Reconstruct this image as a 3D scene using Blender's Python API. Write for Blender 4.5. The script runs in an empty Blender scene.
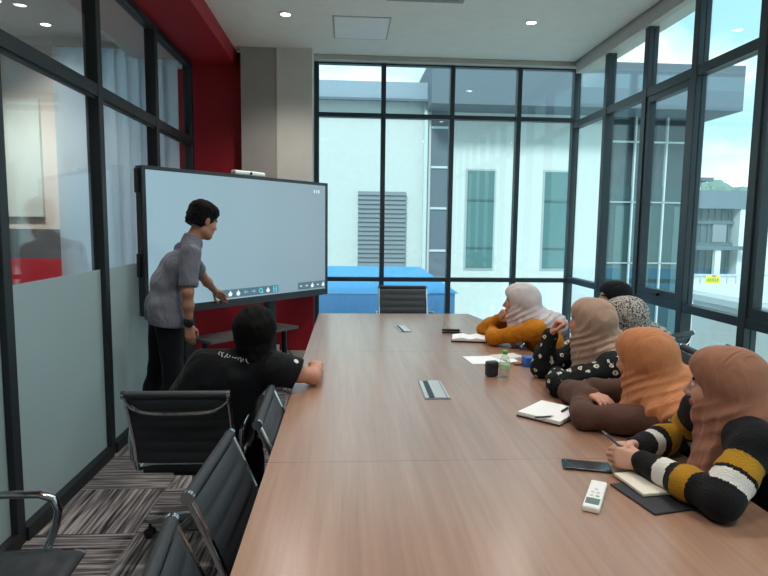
import bpy, bmesh, math, random
import numpy as np
from mathutils import Vector, Matrix
random.seed(4); RNG = np.random.default_rng(7)
scene = bpy.context.scene
C = scene.collection
PI = math.pi

# ------------------------------------------------------------------ camera
CAM_H = 1.55
F_PX, YAW, PITCH, ROLL = 584.937, .0645965, .1053768, -.01226656
def cam_axes():
    cy, sy = math.cos(YAW), math.sin(YAW)
    fw = np.array([sy*math.cos(PITCH), cy*math.cos(PITCH), -math.sin(PITCH)])
    rt = np.array([cy, -sy, 0.0]); dn = np.cross(fw, rt)
    r2 = math.cos(ROLL)*rt + math.sin(ROLL)*dn
    d2 = -math.sin(ROLL)*rt + math.cos(ROLL)*dn
    return r2, d2, fw
_r, _d, _f = cam_axes()
camd = bpy.data.cameras.new('camera'); cam = bpy.data.objects.new('camera', camd); C.objects.link(cam)
camd.sensor_width = 36; camd.sensor_fit = 'HORIZONTAL'; camd.lens = F_PX*36/768
camd.clip_start = .05; camd.clip_end = 400
cam.matrix_world = Matrix(((_r[0], -_d[0], -_f[0], 0), (_r[1], -_d[1], -_f[1], 0), (_r[2], -_d[2], -_f[2], CAM_H), (0, 0, 0, 1)))
scene.camera = cam

# ------------------------------------------------------------------ world, sun, exposure
scene.view_settings.view_transform = 'Standard'; scene.view_settings.look = 'None'
scene.view_settings.gamma = 1; scene.view_settings.exposure = .78
scene.view_settings.use_curve_mapping = False
scene.cycles.use_denoising = True
scene.cycles.max_bounces = 10; scene.cycles.transparent_max_bounces = 16
scene.cycles.sample_clamp_indirect = 6
def lin(c):
    return tuple(((v/255)/12.92 if v/255 <= .04045 else ((v/255+.055)/1.055)**2.4) for v in c)
W = bpy.data.worlds.new('sky'); scene.world = W; W.use_nodes = True
nt = W.node_tree; nt.nodes.clear()
def nd(nt, t, **k):
    n = nt.nodes.new(t)
    for a, v in k.items(): setattr(n, a, v)
    return n
o = nd(nt, 'ShaderNodeOutputWorld'); bg = nd(nt, 'ShaderNodeBackground'); tc = nd(nt, 'ShaderNodeTexCoord')
sep = nd(nt, 'ShaderNodeSeparateXYZ'); mp = nd(nt, 'ShaderNodeMapping'); mp.inputs['Scale'].default_value = (2.2, 2.2, 5)
no = nd(nt, 'ShaderNodeTexNoise'); no.inputs['Scale'].default_value = 1.6; no.inputs['Detail'].default_value = 6
cr = nd(nt, 'ShaderNodeValToRGB'); cr.color_ramp.elements[0].position = .46; cr.color_ramp.elements[1].position = .6
gr = nd(nt, 'ShaderNodeValToRGB')
gr.color_ramp.elements[0].position = 0; gr.color_ramp.elements[0].color = (.48, .69, .73, 1)
gr.color_ramp.elements[1].position = .55; gr.color_ramp.elements[1].color = (.27, .58, .76, 1)
mx = nd(nt, 'ShaderNodeMixRGB'); mx.inputs[2].default_value = (.90, .95, .96, 1)
nt.links.new(tc.outputs['Generated'], sep.inputs[0]); nt.links.new(tc.outputs['Generated'], mp.inputs[0])
nt.links.new(mp.outputs[0], no.inputs[0]); nt.links.new(no.outputs[0], cr.inputs[0])
nt.links.new(sep.outputs[2], gr.inputs[0]); nt.links.new(gr.outputs[0], mx.inputs[1]); nt.links.new(cr.outputs[0], mx.inputs[0])
nt.links.new(mx.outputs[0], bg.inputs[0]); bg.inputs[1].default_value = 1.0; nt.links.new(bg.outputs[0], o.inputs[0])

sl = bpy.data.lights.new('sun', 'SUN'); sl.energy = 2.4; sl.angle = math.radians(12); sl.color = (1, .98, .95)
so = bpy.data.objects.new('sun', sl); C.objects.link(so); so.location = (0, -5, 20)
so.rotation_euler = Vector((.25, .72, -.62)).to_track_quat('-Z', 'Y').to_euler()

# ------------------------------------------------------------------ unprojection (pixel on a plane of known depth -> point in the room)
AX = np.array([_r, _d, _f])
def atY(px, py, Y):
    v = AX.T @ np.array([(px-384)/F_PX, (py-288)/F_PX, 1.0]); return np.array([0, 0, CAM_H]) + v*(Y/v[1])
def atZ(px, py, z):
    v = AX.T @ np.array([(px-384)/F_PX, (py-288)/F_PX, 1.0]); return np.array([0, 0, CAM_H]) + v*((z-CAM_H)/v[2])

# ------------------------------------------------------------------ materials
MATS = {}
def mat(name, rgb, rough=.6, metal=0, spec=.5, emit=None, es=1, noise=None, bump=None, coat=0, sheen=0):
    """principled material with a faint procedural tone variation; rgb in sRGB 0-255"""
    if name in MATS: return MATS[name]
    m = bpy.data.materials.new(name); m.use_nodes = True; t = m.node_tree; b = t.nodes['Principled BSDF']
    c = (*lin(rgb), 1)
    b.inputs['Base Color'].default_value = c; b.inputs['Roughness'].default_value = rough; b.inputs['Metallic'].default_value = metal
    b.inputs['Specular IOR Level'].default_value = spec
    if coat: b.inputs['Coat Weight'].default_value = coat; b.inputs['Coat Roughness'].default_value = .08
    if sheen: b.inputs['Sheen Weight'].default_value = sheen
    if emit: b.inputs['Emission Color'].default_value = (*lin(emit), 1); b.inputs['Emission Strength'].default_value = es
    k = noise or (8, .06)
    tcn = nd(t, 'ShaderNodeTexCoord'); n = nd(t, 'ShaderNodeTexNoise'); n.inputs['Scale'].default_value = k[0]; n.inputs['Detail'].default_value = 3
    r = nd(t, 'ShaderNodeValToRGB')
    r.color_ramp.elements[0].color = tuple(v*(1-k[1]) for v in c[:3])+(1,); r.color_ramp.elements[1].color = tuple(min(1, v*(1+k[1])) for v in c[:3])+(1,)
    t.links.new(tcn.outputs['Object'], n.inputs[0]); t.links.new(n.outputs[0], r.inputs[0]); t.links.new(r.outputs[0], b.inputs['Base Color'])
    if bump:
        n2 = nd(t, 'ShaderNodeTexNoise'); n2.inputs['Scale'].default_value = bump[0]; n2.inputs['Detail'].default_value = 4
        bp = nd(t, 'ShaderNodeBump'); bp.inputs['Strength'].default_value = bump[1]; bp.inputs['Distance'].default_value = .01
        t.links.new(tcn.outputs['Object'], n2.inputs[0]); t.links.new(n2.outputs[0], bp.inputs['Height']); t.links.new(bp.outputs[0], b.inputs['Normal'])
    MATS[name] = m
    return m
def glass_mat(name, tint, refl=.04, grow=.55):
    m = bpy.data.materials.new(name); m.use_nodes = True; t = m.node_tree; t.nodes.clear()
    o = nd(t, 'ShaderNodeOutputMaterial'); mixn = nd(t, 'ShaderNodeMixShader'); tr = nd(t, 'ShaderNodeBsdfTransparent'); gl = nd(t, 'ShaderNodeBsdfGlossy')
    tr.inputs[0].default_value = (*tint, 1); gl.inputs['Roughness'].default_value = .01; gl.inputs[0].default_value = (.9, .97, 1, 1)
    lw = nd(t, 'ShaderNodeLayerWeight'); lw.inputs[0].default_value = .5
    pw = nd(t, 'ShaderNodeMath', operation='POWER'); pw.inputs[1].default_value = 4
    ml = nd(t, 'ShaderNodeMath', operation='MULTIPLY_ADD'); ml.inputs[1].default_value = grow; ml.inputs[2].default_value = refl
    t.links.new(lw.outputs['Facing'], pw.inputs[0]); t.links.new(pw.outputs[0], ml.inputs[0]); t.links.new(ml.outputs[0], mixn.inputs[0])
    t.links.new(tr.outputs[0], mixn.inputs[1]); t.links.new(gl.outputs[0], mixn.inputs[2]); t.links.new(mixn.outputs[0], o.inputs[0])
    return m
M_glass = glass_mat('window_glass', (.90, .985, .985))
M_glassL = glass_mat('partition_glass', (.93, .97, .97), .05, .5)
M_frame = mat('dark_frame', (38, 50, 56), .45)
M_frame2 = mat('dark_frame_left', (26, 31, 36), .5)
M_white = mat('white_plaster', (196, 191, 184), .85, bump=(60, .05))
M_ceil = mat('ceiling_paint', (232, 228, 220), .9, bump=(60, .03))
M_grey = mat('shaded_plaster', (152, 145, 140), .85, bump=(60, .05))  # pier tone: its dimmer light beside the column is put into the colour
M_red = mat('red_paint', (152, 6, 28), .6, bump=(50, .03))
M_black = mat('black_plastic', (18, 19, 21), .45)
M_chrome = mat('chrome', (205, 207, 210), .12, 1, noise=(3, .02))
M_leather = mat('black_leather', (42, 46, 51), .5, spec=.5, bump=(180, .12))
M_alu = mat('brushed_aluminium', (150, 152, 153), .35, .9)
M_whitep = mat('white_plastic', (232, 232, 228), .4)

def wood_mat():
    m = bpy.data.materials.new('walnut_laminate'); m.use_nodes = True; t = m.node_tree; b = t.nodes['Principled BSDF']
    tcn = nd(t, 'ShaderNodeTexCoord'); mpn = nd(t, 'ShaderNodeMapping'); mpn.inputs['Scale'].default_value = (38, 1.5, 38)
    n = nd(t, 'ShaderNodeTexNoise'); n.inputs['Scale'].default_value = 1.0; n.inputs['Detail'].default_value = 6; n.inputs['Distortion'].default_value = .4
    r = nd(t, 'ShaderNodeValToRGB')
    r.color_ramp.elements[0].position = .3; r.color_ramp.elements[0].color = (*lin((148, 110, 88)), 1)
    r.color_ramp.elements[1].position = .72; r.color_ramp.elements[1].color = (*lin((168, 129, 106)), 1)
    e = r.color_ramp.elements.new(.5); e.color = (*lin((158, 119, 96)), 1)
    t.links.new(tcn.outputs['Object'], mpn.inputs[0]); t.links.new(mpn.outputs[0], n.inputs[0]); t.links.new(n.outputs[0], r.inputs[0]); t.links.new(r.outputs[0], b.inputs['Base Color'])
    b.inputs['Roughness'].default_value = .36; b.inputs['Specular IOR Level'].default_value = .5; b.inputs['Coat Weight'].default_value = 1.0; b.inputs['Coat IOR'].default_value = 1.6; b.inputs['Coat Roughness'].default_value = .24
    return m
M_wood = wood_mat()
M_woodedge = mat('walnut_edge', (120, 86, 68), .4)

def carpet_mat():
    m = bpy.data.materials.new('striped_carpet_tiles'); m.use_nodes = True; t = m.node_tree; b = t.nodes['Principled BSDF']
    tcn = nd(t, 'ShaderNodeTexCoord')
    ck = nd(t, 'ShaderNodeTexChecker'); ck.inputs['Scale'].default_value = 2.0; ck.inputs[1].default_value = (1, 1, 1, 1); ck.inputs[2].default_value = (0, 0, 0, 1)
    sh = nd(t, 'ShaderNodeMapping'); sh.inputs['Location'].default_value = (.05, .13, .25)
    t.links.new(tcn.outputs['Object'], sh.inputs[0]); t.links.new(sh.outputs[0], ck.inputs[0])
    ns = []
    for sc in ((2.2, 62, 1), (62, 2.2, 1)):
        mpn = nd(t, 'ShaderNodeMapping'); mpn.inputs['Scale'].default_value = sc
        n = nd(t, 'ShaderNodeTexNoise'); n.inputs['Scale'].default_value = 1; n.inputs['Detail'].default_value = 3; n.inputs['Roughness'].default_value = .6
        t.links.new(tcn.outputs['Object'], mpn.inputs[0]); t.links.new(mpn.outputs[0], n.inputs[0]); ns.append(n)
    mxn = nd(t, 'ShaderNodeMixRGB'); t.links.new(ck.outputs[0], mxn.inputs[0]); t.links.new(ns[0].outputs[0], mxn.inputs[1]); t.links.new(ns[1].outputs[0], mxn.inputs[2])
    r = nd(t, 'ShaderNodeValToRGB'); r.color_ramp.interpolation = 'LINEAR'
    r.color_ramp.elements[0].position = .38; r.color_ramp.elements[0].color = (*lin((44, 42, 46)), 1)
    r.color_ramp.elements[1].position = .66; r.color_ramp.elements[1].color = (*lin((168, 162, 160)), 1)
    e = r.color_ramp.elements.new(.49); e.color = (*lin((104, 99, 100)), 1)
    t.links.new(mxn.outputs[0], r.inputs[0]); t.links.new(r.outputs[0], b.inputs['Base Color']); b.inputs['Roughness'].default_value = .95; b.inputs['Specular IOR Level'].default_value = .1
    bp = nd(t, 'ShaderNodeBump'); bp.inputs['Strength'].default_value = .3; bp.inputs['Distance'].default_value = .004
    t.links.new(mxn.outputs[0], bp.inputs['Height']); t.links.new(bp.outputs[0], b.inputs['Normal'])
    return m
M_carpet = carpet_mat()

# ------------------------------------------------------------------ mesh helpers
class MB:
    def __init__(s): s.v = []; s.f = []; s.mi = []
    def add(s, vs, fs, mi=0):
        k = len(s.v); s.v += [tuple(map(float, v)) for v in vs]; s.f += [tuple(i+k for i in f) for f in fs]; s.mi += [mi]*len(fs); return s
    def box(s, x0, y0, z0, x1, y1, z1, mi=0):
        vs = [(x, y, z) for z in (z0, z1) for y in (y0, y1) for x in (x0, x1)]
        return s.add(vs, [(0, 2, 3, 1), (4, 5, 7, 6), (0, 1, 5, 4), (2, 6, 7, 3), (0, 4, 6, 2), (1, 3, 7, 5)], mi)
    def prism(s, poly, z0, z1, mi=0):
        n = len(poly); vs = [(x, y, z0) for x, y in poly]+[(x, y, z1) for x, y in poly]
        return s.add(vs, [tuple(range(n-1, -1, -1)), tuple(range(n, 2*n))]+[(i, (i+1) % n, n+(i+1) % n, n+i) for i in range(n)], mi)
    def tube(s, pts, r, n=10, mi=0, closed=False, flat=1.0, cap=True):
        pts = [Vector(p) for p in pts]; k = len(pts); rs = r if hasattr(r, '__len__') else [r]*k
        ring = []; up = None
        for i, p in enumerate(pts):
            a = pts[(i-1) % k] if (closed or i > 0) else p; b = pts[(i+1) % k] if (closed or i < k-1) else p
            t = (b-a).normalized()
            if up is None:
                up = Vector((0, 0, 1)) if abs(t.z) < .9 else Vector((1, 0, 0))
            up = (up - t*up.dot(t)).normalized(); sd = t.cross(up)
            ring.append([p + up*rs[i]*math.cos(2*PI*j/n) + sd*rs[i]*flat*math.sin(2*PI*j/n) for j in range(n)])
        vs = [v for q in ring for v in q]; fs = []
        for i in range(k if closed else k-1):
            for j in range(n):
                a, b = i*n+j, i*n+(j+1) % n; c, d = ((i+1) % k)*n+(j+1) % n, ((i+1) % k)*n+j
                fs.append((a, b, c, d))
        if cap and not closed: fs += [tuple(range(n-1, -1, -1)), tuple((k-1)*n+j for j in range(n))]
        return s.add(vs, fs, mi)
    def lathe(s, c, prof, n=20, mi=0):
        c = Vector(c); vs = [(c.x+r*math.cos(2*PI*j/n), c.y+r*math.sin(2*PI*j/n), c.z+z) for r, z in prof for j in range(n)]
        fs = [(i*n+j, i*n+(j+1) % n, (i+1)*n+(j+1) % n, (i+1)*n+j) for i in range(len(prof)-1) for j in range(n)]
        fs += [tuple(range(n-1, -1, -1)), tuple((len(prof)-1)*n+j for j in range(n))]
        return s.add(vs, fs, mi)
    def xf(s, M):
        s.v = [tuple(M @ Vector(v)) for v in s.v]; return s
    def build(s, name, mats, parent=None, bevel=0, smooth=False, at=None):
        if not isinstance(mats, (list, tuple)): mats = [mats]
        me = bpy.data.meshes.new(name); vs = s.v
        if at is not None: vs = [(x-at[0], y-at[1], z-at[2]) for x, y, z in vs]
        me.from_pydata(vs, [], s.f)
        for m in mats: me.materials.append(m)
        if len(mats) > 1: me.polygons.foreach_set('material_index', s.mi)
        me.validate(); 
        ob = bpy.data.objects.new(name, me); C.objects.link(ob)
        if at is not None: ob.location = at
        if parent: ob.parent = parent
        if smooth:
            me.shade_smooth(); md = ob.modifiers.new('edges', 'EDGE_SPLIT'); md.split_angle = math.radians(40)
        if bevel:
            b = ob.modifiers.new('bevel', 'BEVEL'); b.width = bevel; b.segments = 2; b.limit_method = 'ANGLE'
        return ob
def tag(o, label=None, cat=None, group=None, kind=None):
    if label: o['label'] = label
    if cat: o['category'] = cat
    if group: o['group'] = group
    if kind: o['kind'] = kind
    return o
def thing(name, label, cat, loc=(0, 0, 0), rz=0, group=None):
    o = bpy.data.objects.new(name, None); C.objects.link(o); o.location = [float(v) for v in loc]; o.rotation_euler = (0, 0, rz); o.empty_display_size = .1
    return tag(o, label, cat, group)
def struct(name, mb, m, parent=None, **k):
    o = mb.build(name, m, parent, **k)
    if not parent: o['kind'] = 'structure'
    return o
def sroot(name, loc=(0, 0, 0)):
    o = bpy.data.objects.new(name, None); C.objects.link(o); o.location = loc; o['kind'] = 'structure'; o.empty_display_size = .1; return o
def box(*a): return MB().box(*a)
def copy_tree(o, parent=None):
    c = o.copy(); C.objects.link(c)
    if parent: c.parent = parent
    for ch in list(o.children): copy_tree(ch, c)
    return c
def arc(c, r, a0, a1, n, u, v):
    c, u, v = Vector(c), Vector(u), Vector(v)
    return [c+u*r*math.cos(a0+(a1-a0)*i/n)+v*r*math.sin(a0+(a1-a0)*i/n) for i in range(n+1)]

# ------------------------------------------------------------------ room shell
CZ = 3.305                      # ceiling
XL, XR, YB = -1.55, 2.45, 6.38  # inner faces of partition, window wall, back window
YN = -1.6
struct('floor', box(-6.2, YN, -.2, 2.62, 6.5, 0), M_carpet)
struct('ceiling', MB().box(XL-.12, YN, CZ, 2.40, 6.27, CZ+.3).box(2.40, YN, CZ+.05, 2.62, 6.5, CZ+.3).box(XL-.12, 6.27, CZ+.05, 2.40, 6.5, CZ+.3), M_ceil)
struct('wall_near', box(-6.2, YN-.15, 0, 2.62, YN, CZ+.3), M_white)
# window heads, the narrow plaster strips above the two glazed walls
struct('trim_1', MB().box(-.35, 6.30, 3.262, 2.62, 6.5, CZ+.05), M_white)
struct('trim_2', MB().box(2.43, YN, 3.195, 2.62, 6.30, CZ+.05), M_white)
# red portal: soffit over the partition and the red end wall
struct('wall_back', MB().box(XL-.2, 6.3, 0, -1.0, 6.5, CZ), M_red)
struct('wall_left', box(XL-.1, YN, 3.15, -1.13, 6.3, CZ), M_red)
struct('wall_pier', box(-1.063, 6.1, 0, -.708, 6.5, CZ), M_grey)
struct('wall_column', box(-.708, 6.09, 0, -.352, 6.5, CZ), M_white)
struct('wall_wainscot', box(XL, 6.04, .25, -.335, 6.09, 1.0), M_red)
struct('baseboard_back', box(XL, 6.035, 0, -.335, 6.09, .25), M_white)

# glazed walls -----------------------------------------------------------------
tn = [2]; wn = [0]
def mullion(x0, y0, x1, y1, z0, z1, m):
    tn[0] += 1
    return struct('trim_%d' % tn[0], box(x0, y0, z0, x1, y1, z1), m, bevel=.004)
def window(parts):
    """one glazed bay: parts = [(name, MB, material)]"""
    wn[0] += 1; r = sroot('window_%d' % wn[0])
    for n, mb, m in parts: mb.build(n, m, r)
    return r
# back window (plane Y)
bx = [-.325, .385, 1.125, 1.855, 2.50]
for i, x in enumerate(bx[:4]):
    mullion(x-.025, YB, x+.025, YB+.09, 0, 3.262, M_frame)
for i in range(4):
    a, b = bx[i]+.025, bx[i+1]-.025
    if i == 3: b = 2.455
    ps = [('transom', box(a, YB+.005, 2.70, b, YB+.085, 2.745), M_frame), ('rail', box(a, YB+.005, .945, b, YB+.085, .99), M_frame),
          ('head_frame', box(a, YB+.01, 3.245, b, YB+.08, 3.262), M_frame), ('sill_frame', box(a, YB+.005, 0, b, YB+.085, .06), M_frame),
          ('pane', box(a, YB+.04, 2.745, b, YB+.05, 3.245), M_glass), ('pane', box(a, YB+.04, .99, b, YB+.05, 2.70), M_glass), ('pane', box(a, YB+.04, .06, b, YB+.05, .945), M_glass)]
    window(ps)
# right window wall (plane X)
ry = [6.40, 5.59, 4.84, 4.14, 3.45, 2.74, 2.03, 1.32, .61, -.1, -.85, -1.56]
mullion(2.455, 6.385, 2.53, 6.47, 0, 3.262, M_frame)
for i, y in enumerate(ry[1:]):
    mullion(XR, y-.035, XR+.085, y+.035, 0, 3.195, M_frame)
for i in range(len(ry)-1):
    b, a = ry[i]-.035, ry[i+1]+.035
    ps = [('transom', box(XR+.005, a, 2.63, XR+.08, b, 2.70), M_frame), ('rail', box(XR+.005, a, .95, XR+.08, b, 1.01), M_frame), ('sill_frame', box(XR+.005, a, 0, XR+.08, b, .06), M_frame),
          ('pane', box(XR+.04, a, 2.70, XR+.05, b, 3.195), M_glass), ('pane', box(XR+.04, a, 1.01, XR+.05, b, 2.63), M_glass), ('pane', box(XR+.04, a, .06, XR+.05, b, .95), M_glass)]
    r = window(ps)
    if i in (2, 4):   # opening sashes
        s = MB(); x0, x1 = XR+.012, XR+.07
        s.box(x0, a, 1.01, x1, b, 1.075).box(x0, a, 2.58, x1, b, 2.63).box(x0, a, 1.075, x1, a+.045, 2.58).box(x0, b-.045, 1.075, x1, b, 2.58)
        sa = s.build('sash', M_frame, r)
        box(XR-.012, (a+b)/2-.05, 1.03, XR+.012, (a+b)/2+.05, 1.05).build('sash_handle', M_black, sa)
# partition to the next room
M_frost = bpy.data.materials.new('frosted_film'); M_frost.use_nodes = True
t = M_frost.node_tree; t.nodes.clear(); o = nd(t, 'ShaderNodeOutputMaterial'); a1 = nd(t, 'ShaderNodeBsdfTranslucent'); a2 = nd(t, 'ShaderNodeBsdfDiffuse'); ms = nd(t, 'ShaderNodeMixShader')
a1.inputs[0].default_value = (.62, .74, .76, 1); a2.inputs[0].default_value = (.50, .60, .62, 1); ms.inputs[0].default_value = .5
gl = nd(t, 'ShaderNodeBsdfGlossy'); gl.inputs['Roughness'].default_value = .25; ms2 = nd(t, 'ShaderNodeMixShader'); ms2.inputs[0].default_value = .06
t.links.new(a1.outputs[0], ms.inputs[1]); t.links.new(a2.outputs[0], ms.inputs[2]); t.links.new(ms.outputs[0], ms2.inputs[1]); t.links.new(gl.outputs[0], ms2.inputs[2]); t.links.new(ms2.outputs[0], o.inputs[0])
ly = [6.14, 5.03, 3.90, 2.78, 1.66, .54, -.58]
for y in ly: mullion(XL-.085, y-.035, XL, y+.035, 0, 3.15, M_frame2)
for i in range(len(ly)-1):
    b, a = ly[i]-.035, ly[i+1]+.035
    tr = MB().box(XL-.08, a, 2.335, XL-.005, b, 2.41)
    window([('transom', tr, M_frame2), ('transom_bead', box(XL-.03, a, 2.318, XL-.02, b, 2.335), M_frame2), ('head_frame', MB().box(XL-.08, a, 3.10, XL-.005, b, 3.15), M_frame2), ('sill_frame', MB().box(XL-.085, a, 0, XL+.012, b, .07), M_frame2),
            ('pane', box(XL-.045, a, 2.41, XL-.035, b, 3.10), M_glassL), ('pane', box(XL-.045, a, .07, XL-.035, b, 2.335), M_glassL),
            ('frosted_film', box(XL-.034, a, .07, XL-.032, b, 1.25), M_frost)])

# the neighbouring room seen through the partition
M_wallN = mat('next_room_wall', (226, 214, 206), .85); M_gband = mat('dark_grey_band', (96, 98, 102), .8); M_rband = mat('red_band', (196, 30, 46), .7)
M_floor2 = mat('next_room_floor', (120, 118, 116), .9)
struct('ceiling_beyond', MB().box(-6.2, YN, 3.3, XL-.12, 6.4, 3.6).box(-2.05, YN, 3.12, XL-.1, 6.4, 3.3), mat('next_ceiling', (206, 204, 202), .9))
struct('wall_far_left', MB().box(-6.35, YN, 0, -6.2, 6.4, 3.6), M_wallN)
struct('wall_beyond', MB().box(-6.2, 6.0, 1.48, -2.74, 6.2, 3.3, 0).box(-6.2, 5.995, 1.19, -2.74, 6.2, 1.48, 1).box(-6.2, 5.995, 0, -2.74, 6.2, 1.19, 2).box(-2.74, 6.02, 3.2, XL-.1, 6.2, 3.3, 0).box(-2.74, 6.02, 0, XL-.1, 6.2, .4, 0), [M_wallN, M_gband, M_rband])
struct('trim_pale_panel', box(-4.6, 5.96, 1.6, -2.96, 6.0, 2.72), mat('pale_board', (222, 228, 222), .3))  # flat pale greenish panel on the next room's back wall
M_slat = bpy.data.materials.new('blind_fabric'); M_slat.use_nodes = True
t = M_slat.node_tree; t.nodes.clear(); o = nd(t, 'ShaderNodeOutputMaterial'); a1 = nd(t, 'ShaderNodeBsdfTranslucent'); a2 = nd(t, 'ShaderNodeBsdfDiffuse'); ms = nd(t, 'ShaderNodeMixShader')
a1.inputs[0].default_value = (.80, .88, .92, 1); a2.inputs[0].default_value = (.72, .76, .8, 1); ms.inputs[0].default_value = .4
t.links.new(a1.outputs[0], ms.inputs[1]); t.links.new(a2.outputs[0], ms.inputs[2]); t.links.new(ms.outputs[0], o.inputs[0])
bl = thing('vertical_blind', 'pale vertical slat blind drawn across the window of the next room', 'blind', (-2.2, 5.95, .42))
box(-2.78, 5.9, 3.2, XL-.1, 5.96, 3.26).build('head_rail', mat('rail_white', (190, 188, 186), .5), bl, at=(0, 0, 0)).location = (2.2, -5.95, -.42)
for k in range(10):
    x = -2.72+k*.113; c, s = math.cos(.3), math.sin(.3)
    mb = MB().add([(x-.067*c, 5.93-.067*s, .45), (x+.067*c, 5.93+.067*s, .45), (x+.067*c, 5.93+.067*s, 3.2), (x-.067*c, 5.93-.067*s, 3.2),
                   (x-.067*c, 5.934-.067*s, .45), (x+.067*c, 5.934+.067*s, .45), (x+.067*c, 5.934+.067*s, 3.2), (x-.067*c, 5.934-.067*s, 3.2)],
                  [(0, 1, 2, 3), (7, 6, 5, 4), (0, 4, 5, 1), (1, 5, 6, 2), (2, 6, 7, 3), (3, 7, 4, 0)])
    mb.build('slat', M_slat, bl).location = (2.2, -5.95, -.42)

# ------------------------------------------------------------------ ceiling fittings
M_lamp = mat('lamp_glow', (255, 250, 240), .5, emit=(255, 246, 232), es=9)
M_ring = mat('white_ring', (225, 224, 220), .5)
def downlight(x, y, z, label, cat='ceiling light', power=70):
    r = thing('recessed_downlight', label, cat, (x, y, z), 0, 'round recessed downlights')
    ring = MB(); n = 24
    vs = [(R*math.cos(2*PI*j/n), R*math.sin(2*PI*j/n), zz) for R, zz in ((.055, 0), (.058, -.006), (.042, -.008), (.038, 0)) for j in range(n)]
    ring.add(vs, [(i*n+j, ((i+1) % 4)*n+j, ((i+1) % 4)*n+(j+1) % n, i*n+(j+1) % n) for i in range(4) for j in range(n)]); ring.build('trim_ring', M_ring, r, smooth=True)
    MB().lathe((0, 0, -.004), [(.038, 0), (.038, .003)], 20).build('lamp', M_lamp, r)
    l = bpy.data.lights.new('downlight_beam', 'SPOT'); l.energy = power; l.spot_size = math.radians(130); l.spot_blend = .8; l.shadow_soft_size = .09; l.color = (1, .95, .88)
    lo = bpy.data.objects.new('downlight_beam', l); C.objects.link(lo); lo.parent = r; lo.location = (0, 0, -.02)
    return r
downlight(-.52, 5.15, CZ, 'small round ceiling downlight near the grey pier, left of the access panel')
downlight(1.57, 5.14, CZ, 'small round ceiling downlight nearest the window corner')
for x in (-.5, 1.57):
    for y in (2.9, .6): downlight(x, y, CZ, 'recessed downlight above the near half of the table, out of sight')
downlight(-2.68, 5.6, 3.3, 'single round downlight in the next room, beside the dark post', power=15)
downlight(-2.80, 5.05, 3.3, 'round downlight of the next room at the top left corner, right one of the pair', power=60)
downlight(-3.05, 5.12, 3.3, 'round downlight of the next room at the top left corner, left one of the pair', power=60)
for x, y in ((-3.6, 3.5), (-3.6, 1.2)): downlight(x, y, 3.3, 'recessed downlight of the next room, out of sight', power=90)
ap = thing('access_panel', 'square white access panel set flush in the ceiling', 'ceiling panel', (.12, 5.44, CZ))
MB().box(-.235, -.28, -.006, .235, .28, 0).build('panel_door', mat('panel_white', (236, 237, 236), .8), ap)
fr = MB(); 
for q in ((-.25, -.295, .25, -.283), (-.25, .283, .25, .295), (-.25, -.283, -.238, .283), (.238, -.283, .25, .283)): fr.box(q[0], q[1], -.004, q[2], q[3], 0)
fr.build('panel_frame', mat('panel_gap', (176, 174, 170), .8), ap)
av = thing('air_vent', 'slotted grey air vent in the ceiling at the top edge', 'air vent', (.6, 4.35, CZ))
f = MB()
for q in ((-.3, -.4, .3, -.35), (-.3, .35, .3, .4), (-.3, -.35, -.25, .35), (.25, -.35, .3, .35)): f.box(q[0], q[1], -.012, q[2], q[3], 0)
f.build('vent_frame', mat('vent_grey', (150, 148, 145), .6), av)
for k in range(9): box(-.25, -.34+k*.075, -.01, .25, -.31+k*.075, -.002).build('louvre', mat('vent_slat', (90, 88, 86), .6), av)

# ------------------------------------------------------------------ conference table
TT = .75
tab = thing('conference_table', 'long walnut laminate conference table filling the middle of the room', 'table', (.45, 2.8, 0))
T0 = (.45, 2.8, 0)
def loc(o): o.location = (-T0[0], -T0[1], -T0[2]); return o
edges_y = [-.2, 1.925, 3.675, 5.32]
def xr(y): return 1.205
for i in range(3):
    y0, y1 = edges_y[i]+.0008, edges_y[i+1]-.0008
    if i < 2: poly = [(-.262, y0), (xr(y0), y0), (xr(y1), y1), (-.262 if i == 0 else -.258, y1)]
    else: poly = [(-.258, y0), (1.205, y0), (1.215, 4.85), (1.127, y1), (-.25, y1)]
    loc(MB().prism(poly, TT-.035, TT).build('tabletop', M_wood, tab))
for y in (.3, 1.925, 3.675, 4.95):
    loc(box(.12, y-.03, .0, .85, y+.03, TT-.036).build('panel_leg', M_woodedge, tab))
loc(box(.45, .33, .3, .49, 4.92, .6).build('modesty_panel', M_woodedge, tab))
def cable_box(pts, label):
    c = sum((Vector(p) for p in pts), Vector())/4
    r = thing('cable_flap_box', label, 'cable box', c, 0, 'flush cable boxes in the table top')
    def q(a, b):  # bilinear
        A, B, D, E = [Vector(p) for p in pts]
        return (A*(1-a)+B*a)*(1-b)+(D*(1-a)+E*a)*b - c
    def slab(a0, a1, b0, b1, z0, z1):
        return MB().prism([tuple(q(a, b)[:2]) for a, b in ((a0, b0), (a1, b0), (a1, b1), (a0, b1))], z0, z1)
    slab(0, 1, 0, 1, .0005, .003).build('frame_plate', M_alu, r)
    slab(.03, .17, .03, .97, .0032, .005).build('side_strip', mat('satin_strip', (196, 200, 200), .3, .3), r)
    slab(.19, .38, .04, .96, .0032, .0045).build('brush_slot', M_black, r)
    slab(.40, .86, .03, .97, .0032, .006).build('flap', mat('satin_flap', (200, 205, 205), .25, .3), r)
    slab(.865, .885, .03, .97, .0032, .0045).build('flap_gap', M_black, r)
    slab(.89, .97, .03, .97, .0032, .005).build('edge_strip', mat('satin_strip', (196, 200, 200), .3, .3), r)
cable_box([(.368, 2.635, TT), (.491, 2.635, TT), (.375, 2.96, TT), (.495, 2.96, TT)][:2]+[(.375, 2.96, TT), (.495, 2.96, TT)], 'metal cable flap box set in the table middle, the larger nearer one')
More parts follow.
